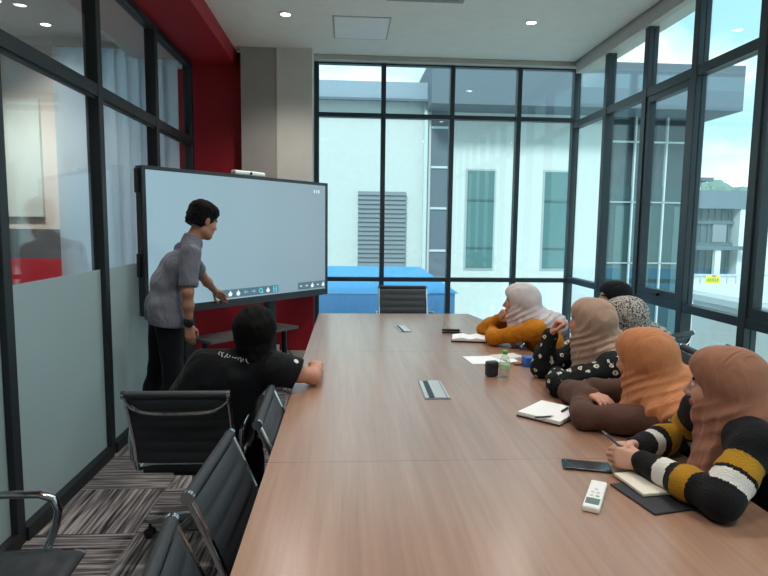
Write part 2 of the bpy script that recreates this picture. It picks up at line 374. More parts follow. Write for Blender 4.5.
cable_box([(.41, 4.37, TT), (.495, 4.37, TT), (.385, 4.66, TT), (.47, 4.66, TT)], 'metal cable flap box set in the table near its far end')

# ------------------------------------------------------------------ office chairs
def make_chair(label, group=None):
    t = thing('office_chair', label, 'chair', group=group)
    def sheet(path, w, th, name, ribs, m):
        """upholstered sling: path of (y,z) swept over the width with soft ribs"""
        P = []; n = len(path)
        L = [0]
        for i in range(1, n): L.append(L[-1]+math.dist(path[i], path[i-1]))
        vs = []; fs = []; nx = 8; rows = []
        for side in (1, -1):
            for i in range(n):
                a, b = path[max(0, i-1)], path[min(n-1, i+1)]
                ty, tz = b[0]-a[0], b[1]-a[1]; l = math.hypot(ty, tz); ny, nz = -tz/l, ty/l
                bul = .007*abs(math.sin(PI*ribs*L[i]/L[-1]))**.5
                for j in range(nx+1):
                    x = (j/nx-.5)*w; e = 1-abs(j/nx-.5)**6*40
                    d = (th/2+bul)*max(.25, e)*side
                    vs.append((x, path[i][0]+ny*d, path[i][1]+nz*d))
        N = n*(nx+1)
        for s in (0, 1):
            for i in range(n-1):
                for j in range(nx):
                    a = s*N+i*(nx+1)+j; q = (a, a+1, a+nx+2, a+nx+1); fs.append(q if s == 0 else q[::-1])
        rim = [j for j in range(nx+1)]+[i*(nx+1)+nx for i in range(1, n)]+[(n-1)*(nx+1)+j for j in range(nx-1, -1, -1)]+[i*(nx+1) for i in range(n-2, 0, -1)]
        for i in range(len(rim)):
            a, b = rim[i], rim[(i+1) % len(rim)]; fs.append((b, a, a+N, b+N))
        return MB().add(vs, fs).build(name, m, t, smooth=True)
    def bez(p0, p1, p2, p3, n):
        return [tuple(((1-u)**3*a+3*(1-u)**2*u*b+3*(1-u)*u*u*c+u**3*d) for a, b, c, d in zip(p0, p1, p2, p3)) for u in [i/n for i in range(n+1)]]
    seatp = bez((.25, .445), (.2, .475), (-.05, .455), (-.20, .455), 36)
    backp = bez((-.235, .50), (-.25, .60), (-.30, .72), (-.355, .845), 44)
    sheet(seatp, .47, .035, 'seat', 7, M_leather)
    sheet(backp, .455, .02, 'backrest', 6, M_leather)
    full = seatp[::3]+[(-.228, .468)]+backp[::4]+[(-.362, .862)]
    for s in (-1, 1):
        MB().tube([(s*.236, y, z) for y, z in full], .0125, 8, flat=.8).build('side_frame', M_chrome, t, smooth=True)
        lp = [(s*.236, -.10, .44), (s*.25, -.15, .445), (s*.259, -.195, .475), (s*.265, -.215, .53), (s*.266, -.225, .60), (s*.266, -.215, .64), (s*.266, -.17, .66), (s*.266, 0, .66), (s*.266, .10, .657), (s*.265, .145, .64), (s*.263, .16, .60), (s*.261, .15, .54), (s*.252, .125, .47), (s*.235, .115, .435)]
        MB().tube(lp, .0135, 10).build('armrest', M_chrome, t, smooth=True)
    bar = MB().tube([(-.232, -.362, .862), (.232, -.362, .862)], .017, 14); bar.build('top_bar', M_leather, t, smooth=True)
    for s in (-1, 1): MB().tube([(s*.23, -.362, .862), (s*.246, -.362, .862)], .0185, 14).build('bar_end_cap', M_chrome, t, smooth=True)
    MB().tube([(.232*u, -.352-.03*(1-u*u), .783+.045*abs(u)**6) for u in [k/8-1 for k in range(17)]], .009, 8).build('stretcher', M_chrome, t, smooth=True)
    MB().tube([(-.232, .0, .425), (.232, .0, .425)], .011, 8).tube([(-.232, -.16, .425), (.232, -.16, .425)], .011, 8).box(-.09, -.15, .395, .09, .03, .418).build('seat_mechanism', M_black, t)
    MB().lathe((0, -.06, .1), [(.032, 0), (.032, .1), (.024, .11), (.024, .3)], 16).build('gas_column', M_chrome, t, smooth=True)
    for k in range(5):
        a = 2*PI*k/5+.42; c, s = math.cos(a), math.sin(a)
        lg = MB(); pts = [(c*.02, -.06+s*.02, .145), (c*.16, -.06+s*.16, .118), (c*.275, -.06+s*.275, .083)]
        lg.tube(pts, [.026, .019, .013], 8, flat=.8); L = lg.build('base_leg', M_alu, t, smooth=True)
        w = MB()
        for d in (-.017, .009):
            px, py = c*.275-s*d, -.06+s*.275+c*d
            w.tube([(px, py, .028), (px-s*.012, py+c*.012, .028)], .027, 12)
        w.tube([(c*.275, -.06+s*.275, .03), (c*.275, -.06+s*.275, .08)], .008, 8)
        w.build('caster', M_black, L, smooth=True)
    return t
GC = None
chair0 = make_chair('black leather office chair at the left, seen square from behind its chrome bar', 'black office chairs round the conference table')
def put(o, x, y, rz, label, sc=(1, 1, .962)):
    o.location = (x, y, 0); o.rotation_euler = (0, 0, rz); o['label'] = label
    if sc: o.scale = sc
    return o
R90 = -PI/2   # local +Y turned to +X
put(chair0, -.717, 2.83, 0, chair0['label'], (.92, 1, .962))
put(copy_tree(chair0), .038, 2.326, R90+.021, 'black ribbed office chair tucked under the table edge, beside the man in black')
put(copy_tree(chair0), -.045, 1.734, R90-.037, 'black ribbed office chair tucked in, second nearest along the left table side')
put(copy_tree(chair0), -.038, 1.186, R90+.10, 'black ribbed office chair nearest the camera, only its top corner showing')
put(copy_tree(chair0), -1.12, 1.695, R90+.05, 'black office chair by the frosted partition, its seat and chrome armrest showing')
put(copy_tree(chair0), 0.575, 5.60, PI, 'black high-backed office chair at the far head of the table', (1.03, 1, 1.075))

# ------------------------------------------------------------------ interactive display on its stand
DL, DR = Vector((-1.49, 4.40, 0)), Vector((-.20, 5.95, 0))
dx = (DR-DL).normalized(); dW = (DR-DL).length; dang = math.atan2(dx.y, dx.x)
dm = (DL+DR)/2
disp = thing('interactive_display', 'large interactive touch display on a black stand, showing a pale blue blank screen', 'display', dm, dang)
M_bez = mat('display_bezel', (40, 46, 52), .4)
Z0, Z1 = .855, 1.968; w2 = dW/2
# local frame: x along the screen, -y is the front
MB().box(-w2, .0, Z0, w2, .075, Z1).build('housing', M_bez, disp, bevel=.006)
fr = MB().box(-w2, -.012, Z1-.028, w2, 0, Z1).box(-w2, -.012, Z0, w2, 0, Z0+.062).box(-w2, -.012, Z0+.062, -w2+.03, 0, Z1-.028).box(w2-.03, -.012, Z0+.062, w2, 0, Z1-.028)
fr.build('bezel', M_bez, disp)
M_screen = bpy.data.materials.new('lit_screen'); M_screen.use_nodes = True
t = M_screen.node_tree; b = t.nodes['Principled BSDF']; b.inputs['Base Color'].default_value = (.02, .025, .03, 1); b.inputs['Roughness'].default_value = .22
tcn = nd(t, 'ShaderNodeTexCoord'); sp = nd(t, 'ShaderNodeSeparateXYZ'); mr = nd(t, 'ShaderNodeMapRange'); mr.inputs[1].default_value = -w2; mr.inputs[2].default_value = w2
r = nd(t, 'ShaderNodeValToRGB'); r.color_ramp.elements[0].color = (*lin((158, 193, 208)), 1); r.color_ramp.elements[1].color = (*lin((146, 172, 184)), 1)
t.links.new(tcn.outputs['Object'], sp.inputs[0]); t.links.new(sp.outputs[0], mr.inputs[0]); t.links.new(mr.outputs[0], r.inputs[0]); t.links.new(r.outputs[0], b.inputs['Emission Color']); b.inputs['Emission Strength'].default_value = .46
MB().box(-w2+.03, -.006, Z0+.062, w2-.03, -.001, Z1-.028).build('screen', M_screen, disp)
M_tb = mat('toolbar_grey', (40, 60, 70), .4, emit=(88, 120, 132), es=.45)
ic = {c: mat('icon_'+c, (20, 20, 20), .5, emit=e, es=.62) for c, e in dict(white=(236, 242, 244), cyan=(90, 200, 220), blue=(120, 170, 215)).items()}
def screen_x(px): # distance along the screen for a picture column at the toolbar height
    for k in range(400):
        s = -w2+dW*k/399; p = dm+dx*s
        if math.atan2(p.x, p.y) - math.atan2(*atY(px, 288, 1)[:2]) > 0: return s
    return w2
def bar(px0, px1, icons, name):
    x0, x1 = screen_x(px0), screen_x(px1)
    tb = MB().box(x0, -.008, Z0+.075, x1, -.006, Z0+.145).build(name, M_tb, disp)
    n = len(icons)
    for k, (c, shape) in enumerate(icons):
        x = x0+(x1-x0)*(k+.5)/n; z = Z0+.11; m = MB()
        if shape == 'dot': m.tube([(x, -.0085, z), (x, -.0105, z)], .019, 14)
        elif shape == 'tip': m.add([(x-.016, -.0095, z-.022), (x+.014, -.0095, z-.022), (x+.022, -.0095, z-.002), (x+.010, -.0095, z+.010), (x+.002, -.0095, z+.026), (x-.008, -.0095, z+.010), (x-.022, -.0095, z+.0)], [(0, 1, 2, 3, 4, 5, 6)])
        elif shape == 'ring': m.tube([(x+.018*math.cos(a), -.0095, z+.018*math.sin(a)) for a in [2*PI*i/16 for i in range(16)]], .005, 6, closed=True).box(x+.012, -.0105, z-.028, x+.026, -.0085, z-.012)
        elif shape == 'dash': m.box(x-.014, -.0105, z-.004, x+.014, -.0085, z+.004)
        elif shape == 'arrow': m.add([(x-.024, -.0095, z), (x-.004, -.0095, z+.018), (x-.004, -.0095, z-.018)], [(0, 1, 2)]).box(x-.004, -.0105, z-.005, x+.022, -.0085, z+.005)
        elif shape == 'arrow_r': m.add([(x+.024, -.0095, z), (x+.004, -.0095, z+.018), (x+.004, -.0095, z-.018)], [(0, 2, 1)]).box(x-.022, -.0105, z-.005, x+.004, -.0085, z+.005)
        elif shape == 'box': m.tube([(x-.018, -.0095, z-.026), (x+.018, -.0095, z-.026), (x+.018, -.0095, z+.026), (x-.018, -.0095, z+.026)], .006, 6, closed=True).box(x-.006, -.0105, z-.008, x+.006, -.0085, z+.008)
        m.build('icon', ic[c], tb)
bar(217, 277.5, [('white', 'tip'), ('white', 'tip'), ('white', 'tip'), ('blue', 'arrow'), ('blue', 'arrow_r'), ('cyan', 'ring'), ('white', 'tip'), ('cyan', 'box')], 'toolbar')
bar(297.5, 325, [('white', 'dash'), ('white', 'dash'), ('white', 'tip'), ('white', 'dash'), ('white', 'tip')], 'page_toolbar')
mk = MB()
for x in (-.045, -.01, .02): mk.box(w2-.15+x, -.0085, Z1-.105, w2-.14+x, -.0065, Z1-.075)
mk.build('clock_text', ic['white'], disp)
for z in (1.24, 1.86): MB().box(-w2-.022, .02, z-.09, -w2, .06, z+.09).build('side_handle', M_black, disp, bevel=.008)
# stand
for s in (-.56, .34):
    MB().box(s-.045, .08, .06, s+.045, .15, 1.6).build('stand_post', mat('stand_black', (26, 28, 31), .5), disp)
    ft = MB().box(s-.04, -.28, .05, s+.04, .42, .10).build('stand_foot', mat('stand_black', (26, 28, 31), .5), disp, bevel=.01)
    wl = MB()
    for y in (-.25, .39): wl.tube([(s-.03, y, .028), (s+.03, y, .028)], .027, 12)
    wl.build('caster', M_black, ft)
MB().box(-.56, .09, .16, .34, .14, .22).build('cross_bar', mat('stand_black', (26, 28, 31), .5), disp)
MB().box(-.42, .0, .555, .60, .30, .58).build('shelf', mat('shelf_grey', (92, 90, 90), .4), disp)
for x in (-.37, .55):
    MB().tube([(x, .15, .555), (x+.02*(1 if x > 0 else -1), .15, .08)], .026, 8).build('shelf_leg', mat('stand_black', (26, 28, 31), .5), disp)
cbv = thing('camera_bar', 'white camera bar lying on the top edge of the display', 'webcam', dm+dx*.03+Vector((0, 0, Z1+.0005)), dang)
MB().box(-.17, .005, 0, .17, .07, .04).build('body', M_whitep, cbv, bevel=.012)
MB().tube([(0, .005, .02), (0, -.004, .02)], .012, 14).build('lens', M_black, cbv)
sk = thing('power_socket', 'white power socket on the red wall behind the display stand', 'socket', (-.735, 6.035, .27))
MB().box(-.045, -.012, -.045, .045, 0, .045).build('face_plate', M_whitep, sk, bevel=.004)
pn = MB()
for a, b in ((0, .018), (-.015, -.012), (.015, -.012)): pn.box(a-.004, -.0135, b-.006, a+.004, -.011, b+.006)
pn.build('pin_holes', M_black, sk)
cab = MB().tube([(-.60, 6.02, .27), (-.55, 5.98, .2), (-.5, 5.9, .06), (-.42, 5.78, .012), (-.5, 5.6, .01), (-.62, 5.5, .01)], .006, 6).build('power_cable', M_black, at=(-.5, 5.78, 0)); tag(cab, 'thin black power cable dropping to the floor behind the display stand', 'cable')

# ------------------------------------------------------------------ things on the table
def on_table(px, py): return Vector(atZ(px, py, TT))
M_paper = mat('paper_white', (236, 236, 234), .8)
def slab_obj(name, m, parent, pts, z0, z1, bevel=0):
    return MB().prism(pts, z0, z1).build(name, m, parent, bevel=bevel)
def flat_thing(name, label, cat, cx, cy, rz, z=TT+.0005): return thing(name, label, cat, (cx, cy, z), rz, {'notebook': 'notebooks on the table', 'paper': 'loose papers on the table'}.get(cat))
# phone
ph = flat_thing('mobile_phone', 'black mobile phone lying face up on the table seam', 'phone', .81, 1.85, -.27)
box(-.078, -.038, .0, .078, .038, .008).build('phone_body', mat('phone_edge', (38, 40, 46), .35), ph, bevel=.003)
box(-.074, -.0345, .0082, .074, .0345, .0088).build('phone_screen', mat('phone_glass', (20, 24, 32), .12, spec=.7), ph)
box(-.068, .012, .0089, -.064, .028, .0092).build('speaker_slot', mat('phone_edge', (38, 40, 46), .35), ph)
# remote
rm = flat_thing('remote_control', 'white air conditioner remote control lying on the table', 'remote', .742, 1.622, math.atan2(.17, .10))
box(-.098, -.024, 0, .098, .024, .018).build('remote_body', mat('remote_white', (238, 238, 234), .4), rm, bevel=.005)
box(-.078, -.019, .0182, -.038, .019, .0188).build('display_window', mat('lcd_grey', (104, 118, 116), .3), rm)
for x, y, c in ((-.02, .008, (214, 216, 214)), (-.02, -.009, (140, 196, 120)), (.005, .008, (206, 208, 206)), (.005, -.008, (206, 208, 206)), (.028, .0, (206, 208, 206))):
    MB().lathe((x, y, .018), [(.006, 0), (.006, .0015), (.004, .002)], 14).build('button', mat('remote_button_%d' % c[0], c, .5), rm)
# open notepad with pen (orange woman)
nbk = flat_thing('notebook', 'white open notepad lying in front of the woman in the orange headscarf', 'notebook', .877, 2.395, math.atan2(-.16, .16)+PI/2)
box(-.115, -.095, 0, .118, .098, .006).build('cover', mat('cover_dark', (52, 54, 62), .6), nbk)
box(-.112, -.097, .0062, .112, .095, .022).build('pages', M_paper, nbk, bevel=.002)
def pen(label, a, b, col, r=.0045):
    a, b = Vector(a), Vector(b); d = (b-a)
    t = thing('pen', label, 'pen', a, 0, 'pens on the table')
    MB().tube([(0, 0, 0), tuple(d*.82)], r, 10).build('barrel', mat('pen_%d_%d' % (col[0], col[2]), col, .35), t, smooth=True)
    MB().tube([tuple(d*.82), tuple(d*.94), tuple(d)], [r*.9, r*.5, r*.2], 10).build('tip', M_chrome, t, smooth=True)
    MB().tube([tuple(d*.02+Vector((0, 0, r))), tuple(d*.25+Vector((0, 0, r*1.2)))], r*.35, 6).build('clip', M_chrome, t)
    return t
pen('short dark pen lying across the white notepad', (.915, 2.36, TT+.0275), (.965, 2.415, TT+.0275), (40, 42, 50))
pen('dark pen lying along the near edge of the white notepad', (.775, 2.285, TT+.0275), (.86, 2.30, TT+.0275), (70, 72, 78), .0038)
# notebook under the nearest woman's hands, on a dark folder
fo = flat_thing('document_folder', 'dark folder under the small open notebook of the nearest woman', 'folder', .985, 1.64, .2)
box(-.14, -.1, 0, .12, .1, .006).build('folder_cover', mat('folder_dark', (34, 34, 40), .6), fo, bevel=.002)
n2 = flat_thing('notebook', 'small open notebook with cream pages under the hands of the nearest woman', 'notebook', .98, 1.70, .12, TT+.0075)
box(-.105, -.075, 0, .10, .078, .010).build('pages', mat('page_cream', (226, 220, 204), .8), n2, bevel=.002)
box(-.0, -.07, .0101, .095, .07, .0115).build('pink_page', mat('page_pink', (224, 188, 192), .8), n2)
box(-.015, -.02, .0116, .03, .06, .0126).build('sticky_note', mat('note_green', (196, 214, 150), .8), n2)
# bottle
def bottle(x, y, label):
    t = thing('water_bottle', label, 'bottle', (x, y, TT+.0008))
    M_pet = glass_mat('clear_plastic', (.86, .9, .88), .08, .5)
    MB().lathe((0, 0, 0), [(.022, 0), (.028, .006), (.028, .035), (.026, .04), (.028, .046), (.028, .09), (.022, .108), (.012, .122), (.012, .13)], 20).build('bottle_body', M_pet, t, smooth=True)
    MB().lathe((0, 0, .045), [(.0285, 0), (.0285, .026)], 20).build('bottle_label', mat('label_green', (176, 204, 160), .5), t, smooth=True)
    MB().lathe((0, 0, .126), [(.0145, 0), (.0145, .018), (.012, .02)], 18).build('bottle_cap', mat('cap_green', (92, 170, 74), .4), t, smooth=True)
bottle(.85, 3.03, 'small clear water bottle with green cap on the table')
pc = thing('glasses_case', 'dark case standing upright beside the small water bottle', 'case', (.785, 3.05, TT+.0008), .25)
MB().box(-.035, -.02, 0, .035, .02, .085).build('case_body', mat('case_dark', (42, 44, 50), .4), pc, bevel=.012)
MB().box(-.036, -.021, .055, .036, .021, .058).build('case_seam', M_black, pc)
sh = flat_thing('paper_sheet', 'white sheet of paper lying behind the small water bottle', 'paper', .88, 3.44, .1)
box(-.15, -.1, 0, .15, .1, .002).build('sheet', M_paper, sh)
bb = thing('tissue_pack', 'small blue box beside the elbow of the woman in the floral top', 'box', (1.075, 3.28, TT+.0008), .15)
box(-.045, -.035, 0, .045, .035, .055).build('box_body', mat('box_blue', (40, 96, 176), .5), bb, bevel=.004)
box(-.02, -.0355, .012, .02, -.034, .04).build('front_label', mat('label_pale', (150, 190, 226), .5), bb)
ky = thing('key_bunch', 'bunch of silver keys and tags lying between bottle and blue box', 'keys', (.96, 3.34, TT+.0008))
MB().tube([(.018*math.cos(a), .018*math.sin(a), .004) for a in [2*PI*i/18 for i in range(18)]], .002, 6, closed=True).build('key_ring', M_chrome, ky)
for k, a in enumerate((.4, 1.6, 2.9)):
    c, s = math.cos(a), math.sin(a)
    MB().box(.018, -.004, .002, .055, .004, .0045).lathe((.066, 0, .001), [(.012, 0), (.012, .004)], 12).xf(Matrix.Rotation(a, 4, 'Z')).build('key', mat('key_metal', (178, 174, 166), .3, .9), ky)
box(.02, -.05, .001, .065, -.01, .012).build('fob', mat('fob_brown', (120, 92, 70), .5), ky, bevel=.003)
st = flat_thing('paper_stack', 'few loose papers behind the keys on the table', 'paper', 1.0, 3.52, .35)
box(-.09, -.06, 0, .09, .06, .006).build('papers', mat('paper_dull', (206, 202, 194), .8), st)
# yellow woman's book and the dark thing behind it
yb = flat_thing('notebook', 'white open book on a black cover in front of the woman in mustard', 'notebook', .875, 4.06, -.2)
box(-.125, -.10, 0, .12, .09, .010).build('cover', mat('cover_black', (26, 27, 30), .5), yb)
MB().add([(-.12, -.09, .0102), (0, -.09, .0102), (0, .09, .0102), (-.12, .09, .0102), (-.12, -.09, .02), (-.05, -.09, .032), (0, -.09, .022), (0, .09, .022), (-.05, .09, .032), (-.12, .09, .02)],
         [(0, 1, 6, 5, 4), (3, 8, 7, 2) if False else (2, 3, 9, 8, 7), (4, 5, 8, 9), (5, 6, 7, 8), (0, 4, 9, 3)]).add([(.12, -.09, .0102), (0, -.09, .0102), (0, .09, .0102), (.12, .09, .0102), (.12, -.09, .02), (.05, -.09, .032), (0, -.09, .022), (0, .09, .022), (.05, .09, .032), (.12, .09, .02)],
         [(1, 0, 4, 5, 6), (3, 2, 7, 8, 9), (5, 4, 9, 8), (6, 5, 8, 7), (4, 0, 3, 9)]).build('pages', M_paper, yb)
sp_ = flat_thing('stapler', 'black stapler lying on the table behind the open white book', 'stapler', .80, 4.33, -.15)
MB().box(-.075, -.018, 0, .075, .018, .01).build('stapler_base', M_black, sp_, bevel=.003)
MB().box(-.075, -.014, .014, .06, .014, .032).build('stapler_arm', M_black, sp_, bevel=.006)
MB().tube([(-.062, -.015, .016), (-.062, .015, .016)], .006, 8).build('hinge', M_chrome, sp_)

# ------------------------------------------------------------------ outside
GZ = -1.75
struct('ground', box(-40, 6.6, GZ-.3, 90, 120, GZ), mat('pale_concrete', (212, 214, 208), .9))
struct('ground_deck', box(2.62, -10, GZ-.3, 60, 6.6, GZ), mat('pale_concrete', (212, 214, 208), .9))
M_fac = mat('facade_white', (184, 192, 190), .9); M_fas = mat('fascia_grey', (90, 102, 112), .8); M_fas2 = mat('fascia_pale', (132, 148, 160), .8)
M_tin = mat('tinted_glass', (74, 110, 112), .15, spec=.7); M_cw = mat('curtain_glass', (44, 56, 62), .6, spec=.3); M_cw2 = mat('curtain_glass_teal', (40, 64, 66), .5, spec=.3)
M_wl = mat('white_mullion', (176, 190, 192), .6); M_lou = mat('louvre_grey', (122, 132, 138), .7)
B = thing('office_building', 'white office building with grey roof fascia and tall windows outside the back window', 'building', (6, 16, GZ))
def bb_(name, x0, y0, z0, x1, y1, z1, m, p=None):
    o = MB().box(x0-6, y0-16, z0-GZ, x1-6, y1-16, z1-GZ).build(name, m, p or B)
    return o
bb_('wall', 2.2, 16, GZ, 7.05, 24, 6.0, M_fac)
bb_('wall', -9, 16.05, GZ, 2.2, 24, 4.86, M_fac)
bb_('fascia', 2.1, 14.9, 4.62, 10.2, 24.2, 5.75, M_fas)
bb_('fascia', -9, 15.7, 4.86, 2.1, 24, 5.3, M_fas2)
bb_('fascia_edge', -9, 15.6, 4.8, 2.1, 15.7, 4.86, M_fas)
cwl = bb_('curtain_wall', 7.05, 16.1, GZ, 9.75, 24, 4.8, M_cw)
bb_('teal_glazing', 7.06, 16.07, GZ, 9.73, 16.1, 2.75, M_cw2, None)
for x in (7.1, 7.95, 8.85, 9.7): bb_('mullion', x-.02, 16.0, GZ, x+.02, 16.1, 4.62, M_wl)
for z in (3.95, 2.3, .6): bb_('mullion', 7.05, 16.0, z-.02, 9.75, 16.1, z+.02, M_wl if z > 3 else M_fas2)
for x in (7.5, 8.3, 9.2): bb_('interior_column', x, 16.05, GZ, x+.25, 16.075, 2.2, mat('teal_pale', (62, 88, 88), .4))
st_ = bb_('strip_window', 2.26, 15.96, .2, 2.74, 16.06, 4.85, M_fas)
for z in (.9, 2.05, 3.15, 4.2): bb_('strip_bar', 2.26, 15.93, z-.03, 2.74, 15.97, z+.03, M_wl)
bb_('downpipe', 2.05, 15.85, GZ, 2.15, 15.95, 4.9, M_wl)
lv = bb_('louvre_panel', .3, 15.96, .42, 1.60, 16.06, 2.48, M_lou)
for k in range(17): bb_('louvre_slat', .3, 15.92, .46+k*.12, 1.60, 15.97, .51+k*.12, M_lou)
for x0, x1 in ((3.28, 4.02), (5.43, 6.20)):
    f = bb_('window_frame', x0-.05, 15.97, .38, x1+.05, 16.02, 3.13, mat('frame_pale', (150, 164, 166), .6))
    bb_('window_pane', x0, 15.955, .43, x1, 15.98, 3.08, M_tin)
    for z in (.98, 2.28): bb_('window_bar', x0, 15.94, z-.025, x1, 15.96, z+.025, mat('bar_teal', (60, 84, 88), .6))
# blue marquee
tn_ = thing('marquee_tent', 'blue canvas marquee with a hipped roof standing outside the back window', 'tent', (-1, 11.3, GZ))
M_blue = mat('blue_canvas', (76, 146, 196), .7, bump=(14, .3)); M_blue2 = mat('blue_canvas_wall', (90, 140, 190), .7, bump=(10, .3))
ex0, ex1, ey0, ey1, ez, rz_ = -5.5, 1.95, 10.0, 12.8, .40, .76
tr = MB().add([(ex0, ey0, ez), (ex1, ey0, ez), (ex1, ey1, ez), (ex0, ey1, ez), (ex0+1, 11.5, rz_), (ex1-.5, 11.5, rz_)], [(0, 1, 5, 4), (1, 2, 5), (2, 3, 4, 5), (3, 0, 4), (3, 2, 1, 0)])
tr.build('tent_roof', M_blue, tn_, at=(0, 0, 0)).location = (1, -11.3, -GZ)
tw = MB()
n = 60
for (xa, ya, xb, yb_) in ((ex0, ey0+.03, ex1-.06, ey0+.03), (ex1-.06, ey0+.03, ex1-.06, ey1)):
    vs = []
    for i in range(n+1):
        u = i/n; wv = .03*math.sin(u*70)
        x, y = xa+(xb-xa)*u, ya+(yb_-ya)*u
        ox, oy = (0, wv) if ya == yb_ else (wv, 0)
        vs += [(x+ox, y+oy, GZ), (x, y, ez-.01)]
    tw.add(vs, [(2*i, 2*i+2, 2*i+3, 2*i+1) for i in range(n)])
o_ = tw.build('tent_wall', M_blue2, tn_); o_.location = (1, -11.3, -GZ)
so_ = o_.modifiers.new('thick', 'SOLIDIFY'); so_.thickness = .01
for x in (ex0+.1, -2.2, ex1-.1):
    for y in (ey0+.1, ey1-.1):
        MB().tube([(x, y, GZ), (x, y, ez)], .03, 8).build('pole', M_alu, tn_).location = (1, -11.3, -GZ)
# far building with balcony, low wall, banners
FB = thing('distant_building', 'grey glazed building with a flat roof far beyond the right-hand windows', 'building', (26, 40, GZ))
def fb(name, x0, y0, z0, x1, y1, z1, m): return MB().box(x0-26, y0-40, z0-GZ, x1-26, y1-40, z1-GZ).build(name, m, FB)
M_farg = mat('far_grey', (80, 96, 104), .8); M_farb = mat('far_band', (92, 108, 118), .8)
fb('wall', 20, 40.4, GZ, 27.4, 50, 3.3, mat('far_glass', (70, 94, 98), .4))
fb('roof_band', 19.5, 39.5, 3.05, 28.2, 50, 4.3, M_farb)
fb('penthouse', 20, 42, 4.3, 26.0, 49, 5.1, mat('far_white', (190, 200, 202), .8)); fb('roof_slab', 19.8, 41.5, 5.1, 26.6, 49.5, 5.35, M_farg)
fb('white_column', 27.5, 39.6, GZ-.2, 28.6, 50, 3.5, mat('far_white', (190, 200, 202), .8))
for x in np.linspace(23.2, 27.2, 9): fb('mullion', x-.05, 40.3, GZ, x+.05, 40.4, 3.05, M_farg)
for z in (2.1, .55): fb('floor_band', 20, 40.2, z-.12, 27.5, 40.4, z+.12, M_farg)
fb('balcony_slab', 20, 38.6, .2, 27.6, 40.4, .45, M_farg); fb('balcony_column', 25.3, 38.7, -2.6, 25.7, 39, .2, mat('far_white', (190, 200, 202), .8))
fb('dark_opening', 26.0, 40.25, .7, 27.0, 40.4, 2.0, M_lou)
sg = thing('yellow_sign', 'small yellow sign on the balcony of the distant grey building', 'sign', (23.75, 39.2, .9)); MB().box(-.03, -.02, -.45, .03, .02, -.3).build('sign_post', M_wl, sg); MB().box(-.35, -.03, -.3, .35, .03, .3).build('sign_board', mat('sign_yellow', (214, 200, 92), .6), sg); MB().box(-.2, -.04, -.02, .2, -.031, .04).build('sign_mark', mat('sign_brown', (150, 110, 60), .6), sg)
bn = thing('yellow_banner', 'yellow banner hanging on the white railing beyond the right-hand windows', 'banner', (19.6, 30, -1.05)); MB().box(-.42, -.02, -.26, .36, .02, .2).build('banner_cloth', mat('banner_yellow', (222, 206, 60), .6), bn); MB().box(-.1, -.03, .12, .12, -.021, .2).build('banner_patch', mat('banner_red', (206, 80, 60), .6), bn)
mk = MB()
for k in range(5): mk.box(-.34+k*.13, -.03, -.12-.02*(k % 2), -.27+k*.13, -.021, .06)
mk.build('banner_marks', mat('banner_green', (120, 160, 60), .6), bn)
rl = thing('white_railing', 'white railing far outside the right-hand windows', 'railing', (22, 30.2, GZ))
MB().box(-6, -.05, .85, 6, .05, .95).build('top_rail', M_wl, rl); MB().box(-6, -.04, .25, 6, .04, .32).build('bottom_rail', M_wl, rl)
for k in range(25): MB().box(-6+k*.5-.03, -.03, 0, -6+k*.5+.03, .03, .9).build('baluster', M_wl, rl)
struct('trim_parapet', MB().box(6.0, 4, GZ, 6.25, 9.7, .36).box(5.95, 4, .36, 6.3, 9.75, .46), mat('parapet_concrete', (178, 184, 182), .9))
struct('trim_podium', MB().box(16, 16.2, GZ, 40, 29, -1.2), mat('podium', (200, 206, 204), .9))
for k, (x, y, s) in enumerate(((9.3, 16.9, .0),)): pass
M_leaf = mat('distant_leaves', (104, 128, 118), .9)
def tree(x, y, z, s, label):
    t = thing('tree', label, 'tree', (x, y, GZ)); MB().tube([(0, 0, 0), (0, 0, z-GZ)], .18, 8).build('trunk', mat('trunk_brown', (92, 84, 74), .9), t)
    bm = bmesh.new()
    for k in range(14):
        c = Vector((random.uniform(-1, 1)*s, random.uniform(-1, 1)*s*.6, z-GZ+random.uniform(-.4, .5)*s*.6))
        bmesh.ops.create_icosphere(bm, subdivisions=2, radius=s*random.uniform(.35, .55), matrix=Matrix.Translation(c))
    for v in bm.verts: v.co += Vector((random.uniform(-1, 1), random.uniform(-1, 1), random.uniform(-1, 1)))*s*.05
    me = bpy.data.meshes.new('crown'); bm.to_mesh(me); bm.free(); me.materials.append(M_leaf); o = bpy.data.objects.new('crown', me); C.objects.link(o); o.parent = t
tree(37, 60, 5.2, 2.2, 'grey green tree top rising over the left of the distant roof')
tree(42.5, 60, 5.0, 2.0, 'grey green tree top rising over the right of the distant roof')

